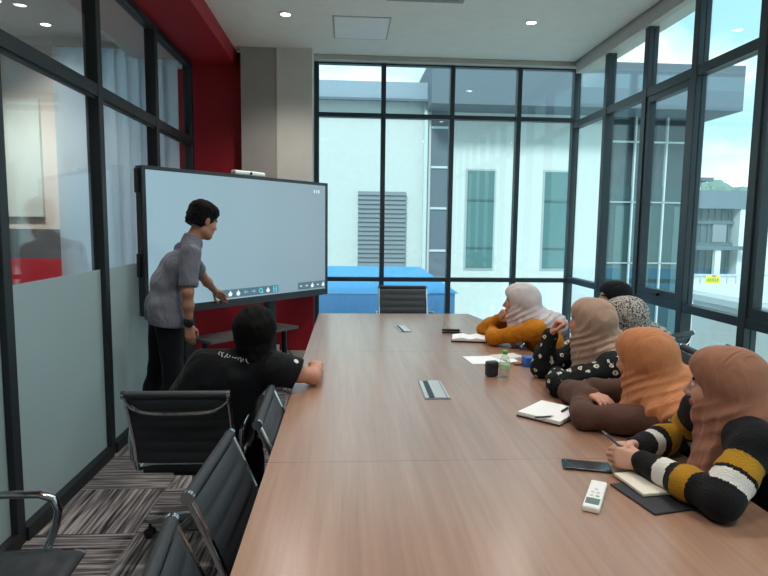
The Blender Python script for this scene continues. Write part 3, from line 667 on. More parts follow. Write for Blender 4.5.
# ------------------------------------------------------------------ soft bodies: distance fields meshed with surface nets
V = lambda *a: np.array(a, float)
def nrm(v): v = np.asarray(v, float); return v/np.linalg.norm(v)
def cap(a, b, ra, rb=None, k=.02, sub=False): return ('c', np.asarray(a, float), np.asarray(b, float), ra, ra if rb is None else rb, k, sub)
def ell(c, r, M=None, k=.02, sub=False): return ('e', np.asarray(c, float), np.asarray(r, float), np.eye(3) if M is None else M, k, sub)
def chain(pts, rs, k=.012): return [cap(pts[i], pts[i+1], rs[i], rs[i+1], k) for i in range(len(pts)-1)]
class Field:
    def __init__(s, prims, h, pad=.03, clip=None):
        lo, hi = np.full(3, 1e9), np.full(3, -1e9)
        for p in prims:
            if p[-1]: continue
            a, b = s.bb(p); lo = np.minimum(lo, a); hi = np.maximum(hi, b)
        if clip is not None: lo = np.maximum(lo, clip[0]); hi = np.minimum(hi, clip[1])
        lo -= pad; hi += pad
        s.h, s.lo = h, lo; n = np.ceil((hi-lo)/h).astype(int)+1
        s.ax = [(lo[i]+h*np.arange(n[i])).astype(np.float32) for i in range(3)]
        s.F = np.full(n, .3, np.float32)
        for p in prims: s.op(p)
    @staticmethod
    def bb(p):
        if p[0] == 'c':
            r = max(p[3], p[4]); return np.minimum(p[1], p[2])-r, np.maximum(p[1], p[2])+r
        r = np.sqrt(((p[3]*p[2])**2).sum(1)); return p[1]-r, p[1]+r
    def op(s, p):
        k = p[-2]; a, b = s.bb(p); m = k+.03
        i0 = [int(np.clip(np.floor((a[i]-m-s.lo[i])/s.h), 0, len(s.ax[i]))) for i in range(3)]
        i1 = [int(np.clip(np.ceil((b[i]+m-s.lo[i])/s.h)+1, 0, len(s.ax[i]))) for i in range(3)]
        if any(i1[i] <= i0[i] for i in range(3)): return
        sl = tuple(slice(i0[i], i1[i]) for i in range(3))
        X = s.ax[0][sl[0]][:, None, None]; Y = s.ax[1][sl[1]][None, :, None]; Z = s.ax[2][sl[2]][None, None, :]
        if p[0] == 'c':
            A, B = p[1], p[2]; d = B-A; L = max(float(d@d), 1e-12)
            x, y, z = X-np.float32(A[0]), Y-np.float32(A[1]), Z-np.float32(A[2])
            t = np.clip((x*np.float32(d[0])+y*np.float32(d[1])+z*np.float32(d[2]))/np.float32(L), 0, 1)
            D = np.sqrt((x-t*np.float32(d[0]))**2+(y-t*np.float32(d[1]))**2+(z-t*np.float32(d[2]))**2)-(np.float32(p[3])+t*np.float32(p[4]-p[3]))
        else:
            c, r, M = p[1], p[2], p[3]
            x, y, z = X-np.float32(c[0]), Y-np.float32(c[1]), Z-np.float32(c[2])
            q = [(x*np.float32(M[0, i])+y*np.float32(M[1, i])+z*np.float32(M[2, i])) for i in range(3)]
            k0 = np.sqrt(sum((q[i]/np.float32(r[i]))**2 for i in range(3))); k1 = np.sqrt(sum((q[i]/np.float32(r[i]**2))**2 for i in range(3)))
            D = k0*(k0-1)/np.maximum(k1, 1e-6)
        F = s.F[sl]
        if p[-1]:
            D = -D; h = np.maximum(k-np.abs(F-D), 0)/k; s.F[sl] = np.maximum(F, D)+h*h*k*.25
        else:
            h = np.maximum(k-np.abs(F-D), 0)/k; s.F[sl] = np.minimum(F, D)-h*h*k*.25
    def grid(s): return s.ax[0][:, None, None], s.ax[1][None, :, None], s.ax[2][None, None, :]
    def cut(s, p0, n):   # keep the side the normal points away from
        X, Y, Z = s.grid(); n = nrm(n)
        s.F = np.maximum(s.F, ((X-p0[0])*n[0]+(Y-p0[1])*n[1]+(Z-p0[2])*n[2]).astype(np.float32))
    def warp(s, fn): s.F = s.F + fn(*s.grid()).astype(np.float32)
    def mesh(s, smooth=1):
        F = s.F; h = s.h; S = F < 0
        S[0] = S[-1] = False; S[:, 0] = S[:, -1] = False; S[:, :, 0] = S[:, :, -1] = False
        cnt = np.zeros(tuple(n-1 for n in S.shape), np.uint8)
        off = [(i, j, k) for i in (0, 1) for j in (0, 1) for k in (0, 1)]
        for i, j, k in off: cnt += S[i:S.shape[0]-1+i, j:S.shape[1]-1+j, k:S.shape[2]-1+k]
        act = (cnt > 0) & (cnt < 8); idx = np.argwhere(act)
        vid = np.full(act.shape, -1, np.int32); vid[act] = np.arange(len(idx))
        val = np.stack([F[idx[:, 0]+i, idx[:, 1]+j, idx[:, 2]+k] for i, j, k in off], 1)
        sg = np.stack([S[idx[:, 0]+i, idx[:, 1]+j, idx[:, 2]+k] for i, j, k in off], 1)
        pos = np.zeros((len(idx), 3)); num = np.zeros(len(idx)); O = np.array(off, float)
        for a in range(8):
            for b in range(a+1, 8):
                if np.abs(O[a]-O[b]).sum() != 1: continue
                c = sg[:, a] != sg[:, b]
                dv = val[:, a]-val[:, b]; t = np.where(np.abs(dv) > 1e-9, val[:, a]/np.where(np.abs(dv) > 1e-9, dv, 1), .5); t = np.clip(t, 0, 1)
                pos += np.where(c[:, None], O[a]+(O[b]-O[a])*t[:, None], 0); num += c
        P = s.lo+h*(idx+pos/num[:, None])
        Q = []
        for ax in range(3):
            u, v = (ax+1) % 3, (ax+2) % 3
            A = np.moveaxis(S, ax, 0); d = A[:-1] != A[1:]; dd = np.moveaxis(d, 0, ax); e = np.argwhere(dd)
            e = e[(e[:, u] > 0) & (e[:, v] > 0)]
            e = e[(e[:, u] < S.shape[u]-1) & (e[:, v] < S.shape[v]-1)]
            ins = S[e[:, 0], e[:, 1], e[:, 2]]
            def g(du, dv):
                q = e.copy(); q[:, u] += du; q[:, v] += dv; return vid[q[:, 0], q[:, 1], q[:, 2]]
            q = np.stack([g(-1, -1), g(0, -1), g(0, 0), g(-1, 0)], 1); q = np.where(ins[:, None], q, q[:, ::-1]); Q.append(q)
        Q = np.concatenate(Q); Q = Q[(Q >= 0).all(1)]
        for _ in range(smooth):
            acc = np.zeros_like(P); n = np.zeros(len(P))
            for i in range(4):
                for j in (i-1, (i+1) % 4):
                    np.add.at(acc, Q[:, i], P[Q[:, j]]); np.add.at(n, Q[:, i], 1)
            P = P*.62+acc/np.maximum(n, 1)[:, None]*.38
        # keep the main piece only
        lab = np.arange(len(P))
        while True:
            m = lab[Q].min(1); old = lab.copy()
            for i in range(4): np.minimum.at(lab, Q[:, i], m)
            lab = lab[lab]
            if (lab == old).all(): break
        u_, c_ = np.unique(lab, return_counts=True); keep = lab == u_[c_.argmax()]
        new = np.cumsum(keep)-1; Q = new[Q[keep[Q[:, 0]]]]; P = P[keep]
        return P, Q
def soft(name, field, mats, root, paint=None, smooth=1):
    P, Q = field.mesh(smooth)
    if not isinstance(mats, (list, tuple)): mats = [mats]
    base = np.array(root.location)
    me = bpy.data.meshes.new(name); n, q = len(P), len(Q)
    me.vertices.add(n); me.vertices.foreach_set('co', (P-base).ravel())
    me.loops.add(q*4); me.loops.foreach_set('vertex_index', Q.ravel().astype(np.int32))
    me.polygons.add(q); me.polygons.foreach_set('loop_start', np.arange(0, q*4, 4, dtype=np.int32)); me.polygons.foreach_set('loop_total', np.full(q, 4, np.int32))
    for m in mats: me.materials.append(m)
    if paint is not None: me.polygons.foreach_set('material_index', np.asarray(paint(P[Q].mean(1)), np.int32))
    me.update(calc_edges=True); me.validate(); me.shade_smooth()
    o = bpy.data.objects.new(name, me); C.objects.link(o); o.parent = root
    return o
def waves(seed, freq, n=5):
    g = np.random.default_rng(seed); K = g.normal(size=(n, 3)); K = K/np.linalg.norm(K, axis=1)[:, None]*freq*g.uniform(.7, 1.4, (n, 1)); ph = g.uniform(0, 6.28, n)
    def fn(X, Y, Z): return sum(np.sin(K[i, 0]*X+K[i, 1]*Y+K[i, 2]*Z+ph[i]) for i in range(n))/n
    return fn

# ---- anatomy
def head_frame(yaw, pitch=0, roll=0):
    """columns right, forward, up; yaw = direction faced (radians from +X), pitch>0 looks up, roll>0 tips to the right"""
    f = V(math.cos(yaw), math.sin(yaw), 0); r = V(f[1], -f[0], 0); u = V(0, 0, 1)
    f2 = f*math.cos(pitch)+u*math.sin(pitch); u2 = np.cross(r, f2)
    r3 = r*math.cos(roll)-u2*math.sin(roll); u3 = u2*math.cos(roll)+r*math.sin(roll)
    return np.stack([r3, f2, u3], 1)
def head_prims(c, M, neck, s=1.0, ears=True):
    g = lambda x, y, z: c+M@(V(x, y, z)*s)
    e = lambda x, y, z, a, b, d, k=.02, sub=False: ell(g(x, y, z), V(a, b, d)*s, M, k, sub)
    p = [e(0, -.015, .035, .074, .093, .083), e(0, .03, -.03, .058, .062, .085, .03), e(0, .062, -.092, .024, .022, .02, .03),
         cap(g(-.045, -.005, -.065), g(-.02, .06, -.092), .018*s, .014*s, .03), cap(g(.045, -.005, -.065), g(.02, .06, -.092), .018*s, .014*s, .03),
         e(-.036, .062, -.024, .022, .022, .022, .02), e(.036, .062, -.024, .022, .022, .022, .02),
         cap(g(-.04, .078, .028), g(.04, .078, .028), .009*s, None, .014),
         e(-.03, .099, .008, .016, .013, .011, .008, True), e(.03, .099, .008, .016, .013, .011, .008, True),
         e(-.03, .078, .007, .0125, .0125, .0115, .003), e(.03, .078, .007, .0125, .0125, .0115, .003),
         cap(g(0, .088, .014), g(0, .108, -.024), .0075*s, .0105*s, .012), e(-.011, .1, -.03, .0085, .009, .007, .008), e(.011, .1, -.03, .0085, .009, .007, .008),
         e(0, .086, -.052, .024, .014, .0065, .007), e(0, .085, -.062, .02, .013, .0065, .005),
         e(-.076, -.008, .0, .010, .02, .032, .008), e(.076, -.008, .0, .010, .02, .032, .008),
         cap(g(0, -.018, -.05), neck, .05*s, .054*s, .03)]
    if not ears: p = p[:-3]+p[-1:]
    return p
def face_paint(c, M, s=1.0, skin=0):
    def fn(ctr):
        q = (ctr-c)@M/s; ax = np.abs(q[:, 0]); mi = np.full(len(ctr), skin)
        lip = (ax < .025) & (np.abs(q[:, 2]+.057) < .0115) & (q[:, 1] > .083); mi[lip] = 1
        brow = (np.abs(ax-.033) < .019) & (np.abs(q[:, 2]-.030+.12*np.abs(ax-.036)) < .0042) & (q[:, 1] > .06); mi[brow] = 2
        eye = ((ax-.03)**2+(q[:, 2]-.007)**2*2.6 < .0115**2) & (q[:, 1] > .079); mi[eye] = 3
        iris = ((ax-.03)**2+(q[:, 2]-.007)**2 < .0058**2) & (q[:, 1] > .079); mi[iris] = 2
        return mi
    return fn
def hand_prims(w, d, n, t, curl=(.5, .5, .5, .5), thumb=.4, s=1.0, spread=.0):
    """w wrist, d towards the fingers, n the way the palm faces, t the thumb side"""
    d = nrm(d); n = nrm(n-d*(n@d)); t = nrm(t-d*(t@d)-n*(t@n)); p = []
    A = [.027, .009, -.009, -.026]; Lp = [.086, .09, .086, .078]; Lf = [.074, .083, .077, .06]; R = [.0088, .009, .0088, .0078]
    for i in range(4):
        kn = w+(d*Lp[i]+t*A[i])*s; p.append(cap(w+(t*A[i]*.6+d*.012)*s, kn, .0145*s, .0112*s, .012))
        a = curl[i]; dirv = d+t*spread*(1.5-i)*.5; pos = kn
        for j, (fr, ra) in enumerate(((.45, 1.0), (.30, 1.15), (.25, .8))):
            a2 = a*ra*(1 if j == 0 else 1); ang = sum((a*1.0, a*1.15, a*.8)[:j+1])
            dv = nrm(dirv)*math.cos(ang)+n*math.sin(ang); q = pos+dv*Lf[i]*fr*s
            p.append(cap(pos, q, R[i]*(1-.08*j)*s, R[i]*(1-.08*(j+1))*s, .004)); pos = q
    b = w+(d*.022+t*.024+n*.006)*s; q1 = b+(d*.6+t*.62+n*.35)*.042*s
    dd = nrm(d*.9+t*.25*(1-thumb)+n*.55*thumb-t*.35*thumb); q2 = q1+dd*.032*s; q3 = q2+nrm(dd+n*.3*thumb-t*.2*thumb)*.026*s
    p += [cap(w+(d*.012+t*.012)*s, b, .015*s, .014*s, .012), cap(b, q1, .014*s, .0105*s, .01), cap(q1, q2, .0103*s, .0095*s, .004), cap(q2, q3, .0095*s, .0075*s, .004)]
    return p
def torso_prims(J, g=0.0, k=.05, wide=1.0):
    r = J['right']*wide; pel, ch, nk = J['pelvis'], J['chest'], J['neck']; mid = pel*.5+ch*.5+J.get('back', V(0, 0, 0))
    p = [cap(pel-r*.075, pel+r*.075, .105+g, None, k)]
    for s in (-1, 1):
        p += [cap(pel+r*s*.055, mid+r*s*.045, .10+g, .092+g, k), cap(mid+r*s*.045, ch+r*s*.06, .092+g, .098+g, k), cap(ch+r*s*.06, J['sh'+('R' if s > 0 else 'L')]*.65+nk*.35+V(0, 0, -.035), .09+g, .05+g, k)]
    p += [cap(J['shL'], nk+V(0, 0, -.015), .05+g, .052+g, k), cap(J['shR'], nk+V(0, 0, -.015), .05+g, .052+g, k)]
    return p
def arm_prims(J, S, g=0.0, k=.025, fore=True, sc=1.0):
    a, b, c = J['sh'+S], J['el'+S], J['wr'+S]
    p = [cap(a, a*.4+b*.6, .05*sc+g, .043*sc+g, .04), cap(a*.4+b*.6, b, .043*sc+g, .038*sc+g, k)]
    if fore: p += [cap(b, b*.6+c*.4, .039*sc+g, .038*sc+g, k), cap(b*.6+c*.4, c, .038*sc+g, .026*sc+g, k)]
    return p
def leg_prims(J, S, g=0.0):
    h, kn, an = J['hip'+S], J['kn'+S], J['an'+S]
    return [cap(h, kn, .088+g, .06+g, .04), cap(kn, kn*.65+an*.35, .058+g, .056+g, .03), cap(kn*.65+an*.35, an, .056+g, .038+g, .03)]
def foot_prims(J, S, f, g=0.0):
    an = J['an'+S]; heel = V(an[0], an[1], .035)-f*.03; toe = V(an[0], an[1], .03)+f*.16
    return [cap(an, heel, .037+g, .034+g, .02), cap(heel, toe, .035+g, .026+g, .03), cap(V(an[0], an[1], .06), V(an[0], an[1], .04)+f*.1, .036+g, .03+g, .03)]

# ---- cloth and skin
def skin(name, rgb):
    m = mat(name, rgb, .5, bump=(120, .04), noise=(30, .05)); b = m.node_tree.nodes['Principled BSDF']
    b.inputs['Subsurface Weight'].default_value = .12; b.inputs['Subsurface Radius'].default_value = (.02, .008, .004); return m
def cloth(name, rgb, bump=(90, .25), rough=.85, noise=(14, .1), fold=None):
    m = mat(name, rgb, rough, spec=.2, bump=bump, noise=noise, sheen=.04)
    if fold: creases(m, *fold)
    return m
def creases(m, scale, dist, strength=.6, wr=(1, 2.6, .55)):
    """soft creases of hanging cloth, on top of the weave"""
    t = m.node_tree; b = t.nodes['Principled BSDF']; tcn = nd(t, 'ShaderNodeTexCoord'); mp_ = nd(t, 'ShaderNodeMapping'); mp_.inputs['Rotation'].default_value = (.5, .4, .3); mp_.inputs['Scale'].default_value = wr
    wv = nd(t, 'ShaderNodeTexNoise'); wv.inputs['Scale'].default_value = scale; wv.inputs['Distortion'].default_value = dist*.25; wv.inputs['Detail'].default_value = 2; wv.inputs['Roughness'].default_value = .4
    bp = nd(t, 'ShaderNodeBump'); bp.inputs['Strength'].default_value = strength; bp.inputs['Distance'].default_value = .035
    t.links.new(tcn.outputs['Object'], mp_.inputs[0]); t.links.new(mp_.outputs[0], wv.inputs[0]); t.links.new(wv.outputs[0], bp.inputs['Height'])
    old = b.inputs['Normal'].links
    if old: t.links.new(old[0].from_socket, bp.inputs['Normal'])
    t.links.new(bp.outputs[0], b.inputs['Normal'])
M_skinA = skin('skin_light', (196, 148, 126)); M_skinB = skin('skin_tan', (170, 118, 94)); M_skinC = skin('skin_warm', (186, 130, 106))
M_lip = mat('lips', (160, 92, 86), .45); M_dark = mat('dark_hair', (7, 6, 6), .7, spec=.12, bump=(150, .6), noise=(60, .35)); M_eye = mat('eye_white', (226, 222, 216), .25)
M_trs = cloth('black_trousers', (14, 15, 19)); M_shoe = mat('black_shoe', (24, 24, 26), .4)
def pattern_mat(name, base, fn):
    m = bpy.data.materials.new(name); m.use_nodes = True; t = m.node_tree; b = t.nodes['Principled BSDF']; b.inputs['Roughness'].default_value = .85; b.inputs['Specular IOR Level'].default_value = .2
    fn(t, b, nd(t, 'ShaderNodeTexCoord'), lin(base)); return m
def floral(t, b, tcn, base):
    v = nd(t, 'ShaderNodeTexVoronoi'); v.inputs['Scale'].default_value = 22; v.inputs['Randomness'].default_value = .8
    n = nd(t, 'ShaderNodeTexNoise'); n.inputs['Scale'].default_value = 75; n.inputs['Detail'].default_value = 2
    ad = nd(t, 'ShaderNodeMath', operation='MULTIPLY_ADD'); ad.inputs[1].default_value = .55; t.links.new(n.outputs[0], ad.inputs[0]); t.links.new(v.outputs['Distance'], ad.inputs[2])
    r = nd(t, 'ShaderNodeValToRGB'); r.color_ramp.interpolation = 'CONSTANT'
    r.color_ramp.elements[0].position = 0; r.color_ramp.elements[0].color = (*lin((150, 110, 50)), 1)
    r.color_ramp.elements[1].position = .52; r.color_ramp.elements[1].color = (*base, 1)
    e = r.color_ramp.elements.new(.40); e.color = (*lin((206, 204, 192)), 1)
    t.links.new(tcn.outputs['Object'], v.inputs['Vector']); t.links.new(tcn.outputs['Object'], n.inputs[0]); t.links.new(ad.outputs[0], r.inputs[0]); t.links.new(r.outputs[0], b.inputs['Base Color'])
def leopard(t, b, tcn, base):
    v = nd(t, 'ShaderNodeTexVoronoi'); v.inputs['Scale'].default_value = 105; v.feature = 'F1'
    n = nd(t, 'ShaderNodeTexNoise'); n.inputs['Scale'].default_value = 30
    ad = nd(t, 'ShaderNodeMath', operation='MULTIPLY_ADD'); ad.inputs[1].default_value = .5; t.links.new(n.outputs[0], ad.inputs[0]); t.links.new(v.outputs['Distance'], ad.inputs[2])
    r = nd(t, 'ShaderNodeValToRGB')
    r.color_ramp.elements[0].position = .62; r.color_ramp.elements[0].color = (*lin((60, 56, 54)), 1)
    r.color_ramp.elements[1].position = .82; r.color_ramp.elements[1].color = (*base, 1)
    t.links.new(tcn.outputs['Object'], v.inputs['Vector']); t.links.new(tcn.outputs['Object'], n.inputs[0]); t.links.new(ad.outputs[0], r.inputs[0]); t.links.new(r.outputs[0], b.inputs['Base Color'])

def hijab_prims(c, M, neck, J, extra=(), open_w=.05, s=1.0, puff=0.0):
    g = lambda x, y, z: c+M@(V(x, y, z)*s)
    e = lambda x, y, z, a, b, d, k=.03, sub=False: ell(g(x, y, z), V(a, b, d)*s, M, k, sub)
    p = [e(0, -.022, .034, .088+puff, .112+puff, .102+puff*.5), e(0, .035, .06, .066, .068, .066, .03), e(0, -.05, -.015, .08+puff, .078+puff, .09, .04), e(0, .012, -.062, .074+puff, .08, .07, .035), cap(g(0, .03, -.09), g(0, .01, -.14), .056*s, .066*s, .03),
         cap(g(0, -.02, -.09), neck+V(0, 0, .0), .074*s, .086*s, .04)]
    p += list(extra)
    p += [e(0, .118, -.012, open_w, .085, .080, .010, True), e(0, .09, -.02, open_w-.004, .08, .070, .01, True)]
    return p
def fold_field(c, M, neck, amp_neck=.010, amp_top=.0035, amp_cape=.010, n_top=15, step=.042, n_cape=17, seed=1):
    """folds of a wrapped scarf: pleats fanning from under the chin over the side of the head, rings at the neck, folds running down the cape"""
    wv = waves(seed, 11); w2_ = waves(seed+5, 26)
    def fn(X, Y, Z):
        x, y, z = X-c[0], Y-c[1], Z-c[2]
        lz = x*M[0, 2]+y*M[1, 2]+z*M[2, 2]; ly = x*M[0, 1]+y*M[1, 1]+z*M[2, 1]; lx = x*M[0, 0]+y*M[1, 0]+z*M[2, 0]
        nb = wv(X, Y, Z); n2 = w2_(X, Y, Z)
        top = 1/(1+np.exp(-(lz+.05)*60)); cape = 1/(1+np.exp((Z-neck[2]-.02)*60)); ring = np.clip(1-top-cape, 0, 1)+.35*cape
        ang = np.arctan2(lz+.10, -(ly-.05))
        side = np.clip(np.abs(lx)*22-.25, 0, 1)
        ple = np.abs(np.sin(ang*n_top*.5+3.0*nb+.9*n2))
        rng = np.abs(np.sin(PI*(lz+.55*ly+.035*nb)/step+.9*n2))
        th = np.arctan2(Y-neck[1], X-neck[0]); cp = np.abs(np.sin(th*n_cape*.5+3.2*nb+.9*n2))*np.clip(.7+.8*n2, .3, 1.2)
        lowc = 1/(1+np.exp((lz-.02-.03*nb)*45)); md = np.clip(.55+.9*nb, .1, 1.2)
        return (amp_top*(.25+.9*lowc)*md)*top*side*(ple-.6)*1.3+amp_neck*ring*(rng-.6)*1.3+amp_cape*cape*(cp-.6)*1.3+.0015*n2
    return fn
def seated(pel, yaw, spread=.1, chestoff=None):
    f = V(math.cos(yaw), math.sin(yaw), 0); r = V(f[1], -f[0], 0); J = dict(fwd=f, right=r, pelvis=V(*pel))
    for S, s in (('L', -1), ('R', 1)):
        J['hip'+S] = J['pelvis']+r*s*.09+f*.03-V(0, 0, .02); J['kn'+S] = J['hip'+S]+f*.40+r*s*.03+V(0, 0, -.005)
        J['an'+S] = V(J['kn'+S][0], J['kn'+S][1], .09)+f*(-.03)
    return J
def finish(root, J, hc, M, skinm, hands, h=.005, s=1.0, shoes=True, extra_body=(), bodyg=-.006, ears=True):
    """the body itself: one continuous figure under the clothes"""
    f = J['fwd']
    pr = torso_prims(J, bodyg)
    for S in 'LR': pr += arm_prims(J, S, -.002)+leg_prims(J, S, -.006)+foot_prims(J, S, f, -.006)
    pr += head_prims(hc, M, J['neck'], s, ears)
    for hd in hands: pr += hand_prims(*hd[0], **hd[1])
    pr += list(extra_body)
    F = Field(pr, h)
    body = soft('body', F, [skinm, M_lip, M_dark, M_eye], root, face_paint(hc, M, s), 1)
    return body
def trousers(root, J, m, g=.008, top=None, h=.008):
    pr = [cap(J['pelvis']-J['right']*.075, J['pelvis']+J['right']*.075, .105+g+.004, None, .05)]
    for S in 'LR':
        pr += leg_prims(J, S, g); pr += [cap(J['kn'+S]*.3+J['an'+S]*.7, J['an'+S]+V(0, 0, -.02), .055+g, .055+g, .03)]
    F = Field(pr, h); w = waves(3, 40); F.warp(lambda X, Y, Z: .003*w(X, Y, Z))
    F.cut(V(0, 0, .06), V(0, 0, -1))
    return soft('trousers', F, m, root)
def shoes(root, J, m=None, h=.007):
    for S in 'LR':
        F = Field(foot_prims(J, S, J['fwd'], .007), h); F.cut(V(0, 0, .105), V(0, 0, 1)); F.cut(V(0, 0, .002), V(0, 0, -1)); soft('shoe', F, m or M_shoe, root)
def top_prims(J, g=.012, arms='LR', fore=True, sleeve_g=.012, wide=1.0, sc=1.0):
    p = torso_prims(J, g, wide=wide)
    for S in arms: p += arm_prims(J, S, sleeve_g, .03, fore, sc)
    return p
def limb_t(ctr, a, b):
    d = b-a; t = ((ctr-a)@d)/(d@d); q = ctr-a-np.clip(t, 0, 1)[:, None]*d; return t, np.linalg.norm(q, axis=1)
def chair_for(pel, yaw, label):
    o = copy_tree(chair0); f = V(math.cos(yaw), math.sin(yaw)); put(o, pel[0]-f[0]*-.02, pel[1]-f[1]*-.02, yaw-PI/2, label); return o

# ------------------------------------------------------------------ the people
def D(a): return math.radians(a)
def woman(label, hc, hyaw, pel, chest, neck, shL, shR, elL, wrL, elR, wrR, tyaw, top_m, hij_m, skin_m, hands, extras, pitch=0, roll=0, top_paint=None, top_mats=None, fore=True,
          folds=None, h=.005, open_w=.066, puff=0.0, hcut=None, sleeve_g=.014, chair_label=None, group=None, leg_m=None, fold_seed=1, hij_h=.0055, seat_shift=(0, 0)):
    root = thing('person', label, 'person', (pel[0], pel[1], 0), 0, 'women seated along the window side')
    J = seated(pel, D(tyaw)); J.update(chest=V(*chest), neck=V(*neck), shL=V(*shL), shR=V(*shR), elL=V(*elL), wrL=V(*wrL), elR=V(*elR), wrR=V(*wrR))
    M = head_frame(D(hyaw), D(pitch), D(roll)); hc = V(*hc)
    finish(root, J, hc, M, skin_m, hands, h, ears=False)
    F = Field(top_prims(J, .012, fore=fore, sleeve_g=sleeve_g, sc=.9), h+.001); w = waves(fold_seed+20, 55, 6); w5 = waves(fold_seed+21, 95, 6); F.warp(lambda X, Y, Z: .006*w(X, Y, Z)+.003*w5(X, Y, Z))
    for S in 'LR':
        if fore is True:   # sleeve ends at the wrist
            pass
    soft('top', F, top_mats or top_m, root, top_paint(J) if top_paint else None)
    trousers(root, J, leg_m or M_trs); shoes(root, J)
    H = Field(hijab_prims(hc, M, J['neck'], J, extras(J, J['neck'], J['fwd'], J['right']), open_w, puff=puff), hij_h); H.warp(fold_field(hc, M, J['neck'], seed=fold_seed, **(folds or {})))
    soft('headscarf', H, hij_m, root, smooth=1)
    if chair_label:
        c = chair_for((pel[0]+seat_shift[0], pel[1]+seat_shift[1]), D(tyaw), chair_label); c.scale = (1, 1, 1.07 if pel[0] < 1.6 else .962)
    return root, J, M
M_mus = cloth('mustard_knit', (184, 112, 16), fold=(9, 7, .5)); M_hY = cloth('pinkish_white_scarf', (196, 184, 184), (160, .12), fold=(7, 5, .55)); M_hB = cloth('beige_scarf', (164, 136, 118), (160, .12), fold=(7, 5, .55))
M_hO = cloth('orange_scarf', (188, 124, 84), (160, .12), fold=(7, 5, .55)); M_hN = cloth('dusty_rose_scarf', (152, 106, 86), (160, .12), fold=(7, 5, .55)); M_hK = cloth('black_scarf', (22, 22, 26), (160, .12), fold=(7, 5, .55))
M_brn = cloth('brown_knit', (88, 62, 52), (240, .5)); M_blk = cloth('black_knit', (17, 17, 20), (200, .5)); M_wht = cloth('white_knit', (222, 220, 214), (200, .5)); M_must2 = cloth('mustard_stripe', (170, 124, 28), (200, .5))
M_flor = pattern_mat('floral_black_cloth', (24, 26, 27), floral); M_leo = pattern_mat('spotted_grey_scarf', (172, 164, 158), leopard)
M_gry = cloth('grey_tunic', (90, 88, 92)); creases(M_flor, 9, 7, .4); creases(M_leo, 6, 5, .4)


# nearest woman: dusty rose headscarf, striped sweater, both hands round a pen
def stripes(J):
    def fn(c):
        mi = np.zeros(len(c), int); best = np.full(len(c), 9.0)
        for S in 'LR':
            for a, b, bands in ((J['el'+S], J['wr'+S], ((.28, .48, 2), (.58, .74, 1))), (J['sh'+S], J['el'+S], ((.66, .84, 1), (.34, .60, 2)))):
                t, d = limb_t(c, a, b); ok = (d < .085) & (d < best) & (t > 0) & (t < 1.05); best = np.where(ok, d, best); mi = np.where(ok, 0, mi)
                for lo, hi, k in bands: mi = np.where(ok & (t > lo) & (t < hi), k, mi)
        return mi
    return fn
wl, wr_ = V(.955, 1.755, .805), V(.985, 1.865, .812)
woman('nearest woman, dusty rose headscarf, black sweater with white and mustard stripes, holding a pencil', (1.205, 1.75, 1.05), 140, (1.45, 1.68, .56), (1.37, 1.70, .81), (1.265, 1.715, .955),
      (1.185, 1.575, .93), (1.235, 1.90, .925), (1.04, 1.485, .805), wl, (1.215, 2.0, .80), wr_, 172, M_blk, M_hN, M_skinA,
      [((wl, V(-.8, .45, .03), V(.3, .6, -.35), V(-.3, .25, .9)), dict(curl=(.75, .8, .85, .9), thumb=.6, s=.92)), ((wr_, V(-.95, -.2, .0), V(.05, -.75, -.4), V(-.2, .1, .95)), dict(curl=(.6, .7, .8, .85), thumb=.5, s=.92))],
      lambda J, n, f, r: [cap(n+f*.01, n-f*.08-V(0, 0, .05), .095, .10, .04), cap(n-r*.03, n-r*.10-f*.03-V(0, 0, .03), .09, .075, .04), cap(n+r*.04, n+r*.10-V(0, 0, .03), .085, .075, .04), cap(n+f*.04-V(0, 0, .01), n+f*.12-r*.0-V(0, 0, .16), .075, .05, .04), cap(n+f*.10-r*.03-V(0, 0, .11), n+f*.13-r*.035-V(0, 0, .22), .05, .035, .03)],
      pitch=-2, top_paint=stripes, top_mats=[M_blk, M_wht, M_must2], h=.0042, fold_seed=3, chair_label='black office chair under the nearest woman in the striped sweater', seat_shift=(0, -.085), hij_h=.0045)
pen('grey pencil slanting up between the hands of the nearest woman', (.915, 1.80, .825), (.848, 1.83, .885), (84, 86, 92), .0042)

# woman in the orange headscarf, arms folded on the table
woman('woman in orange headscarf and brown knit top leaning on her folded arms', (1.20, 2.25, 1.02), 126, (1.47, 2.17, .56), (1.40, 2.19, .78), (1.285, 2.20, .905),
      (1.245, 2.04, .835), (1.265, 2.41, .85), (.955, 2.225, .80), (1.03, 2.44, .80), (1.03, 2.57, .80), (1.035, 2.36, .845), 172, M_brn, M_hO, M_skinC,
      [((V(1.035, 2.36, .85), V(.15, -.95, .08), V(.1, .1, -1), V(.9, .2, .1)), dict(curl=(.25, .25, .3, .3), thumb=.3, s=.92)), ((V(1.03, 2.44, .80), V(.5, .8, 0), V(0, 0, -1), V(.8, -.5, 0)), dict(curl=(.3,)*4, s=.9))],
      lambda J, n, f, r: [cap(n, n-f*.16-V(0, 0, .04), .105, .105, .05), cap(n-r*.02, J['shL']+V(0, 0, .015)-f*.02, .10, .095, .05), cap(n-r*.05+f*.03, J['shL']*.75+J['elL']*.25+V(0, 0, .03), .08, .05, .04), cap(n+r*.02, J['shR']-f*.03, .095, .085, .05), cap(n-f*.08-r*.05, n-f*.15-r*.14-V(0, 0, .08), .095, .09, .05), cap(n+f*.05, n+f*.13-V(0, 0, .09), .08, .06, .05)],
      pitch=-6, roll=-4, fold_seed=11, chair_label='black office chair under the woman in the orange headscarf', seat_shift=(0, .025), puff=.006)

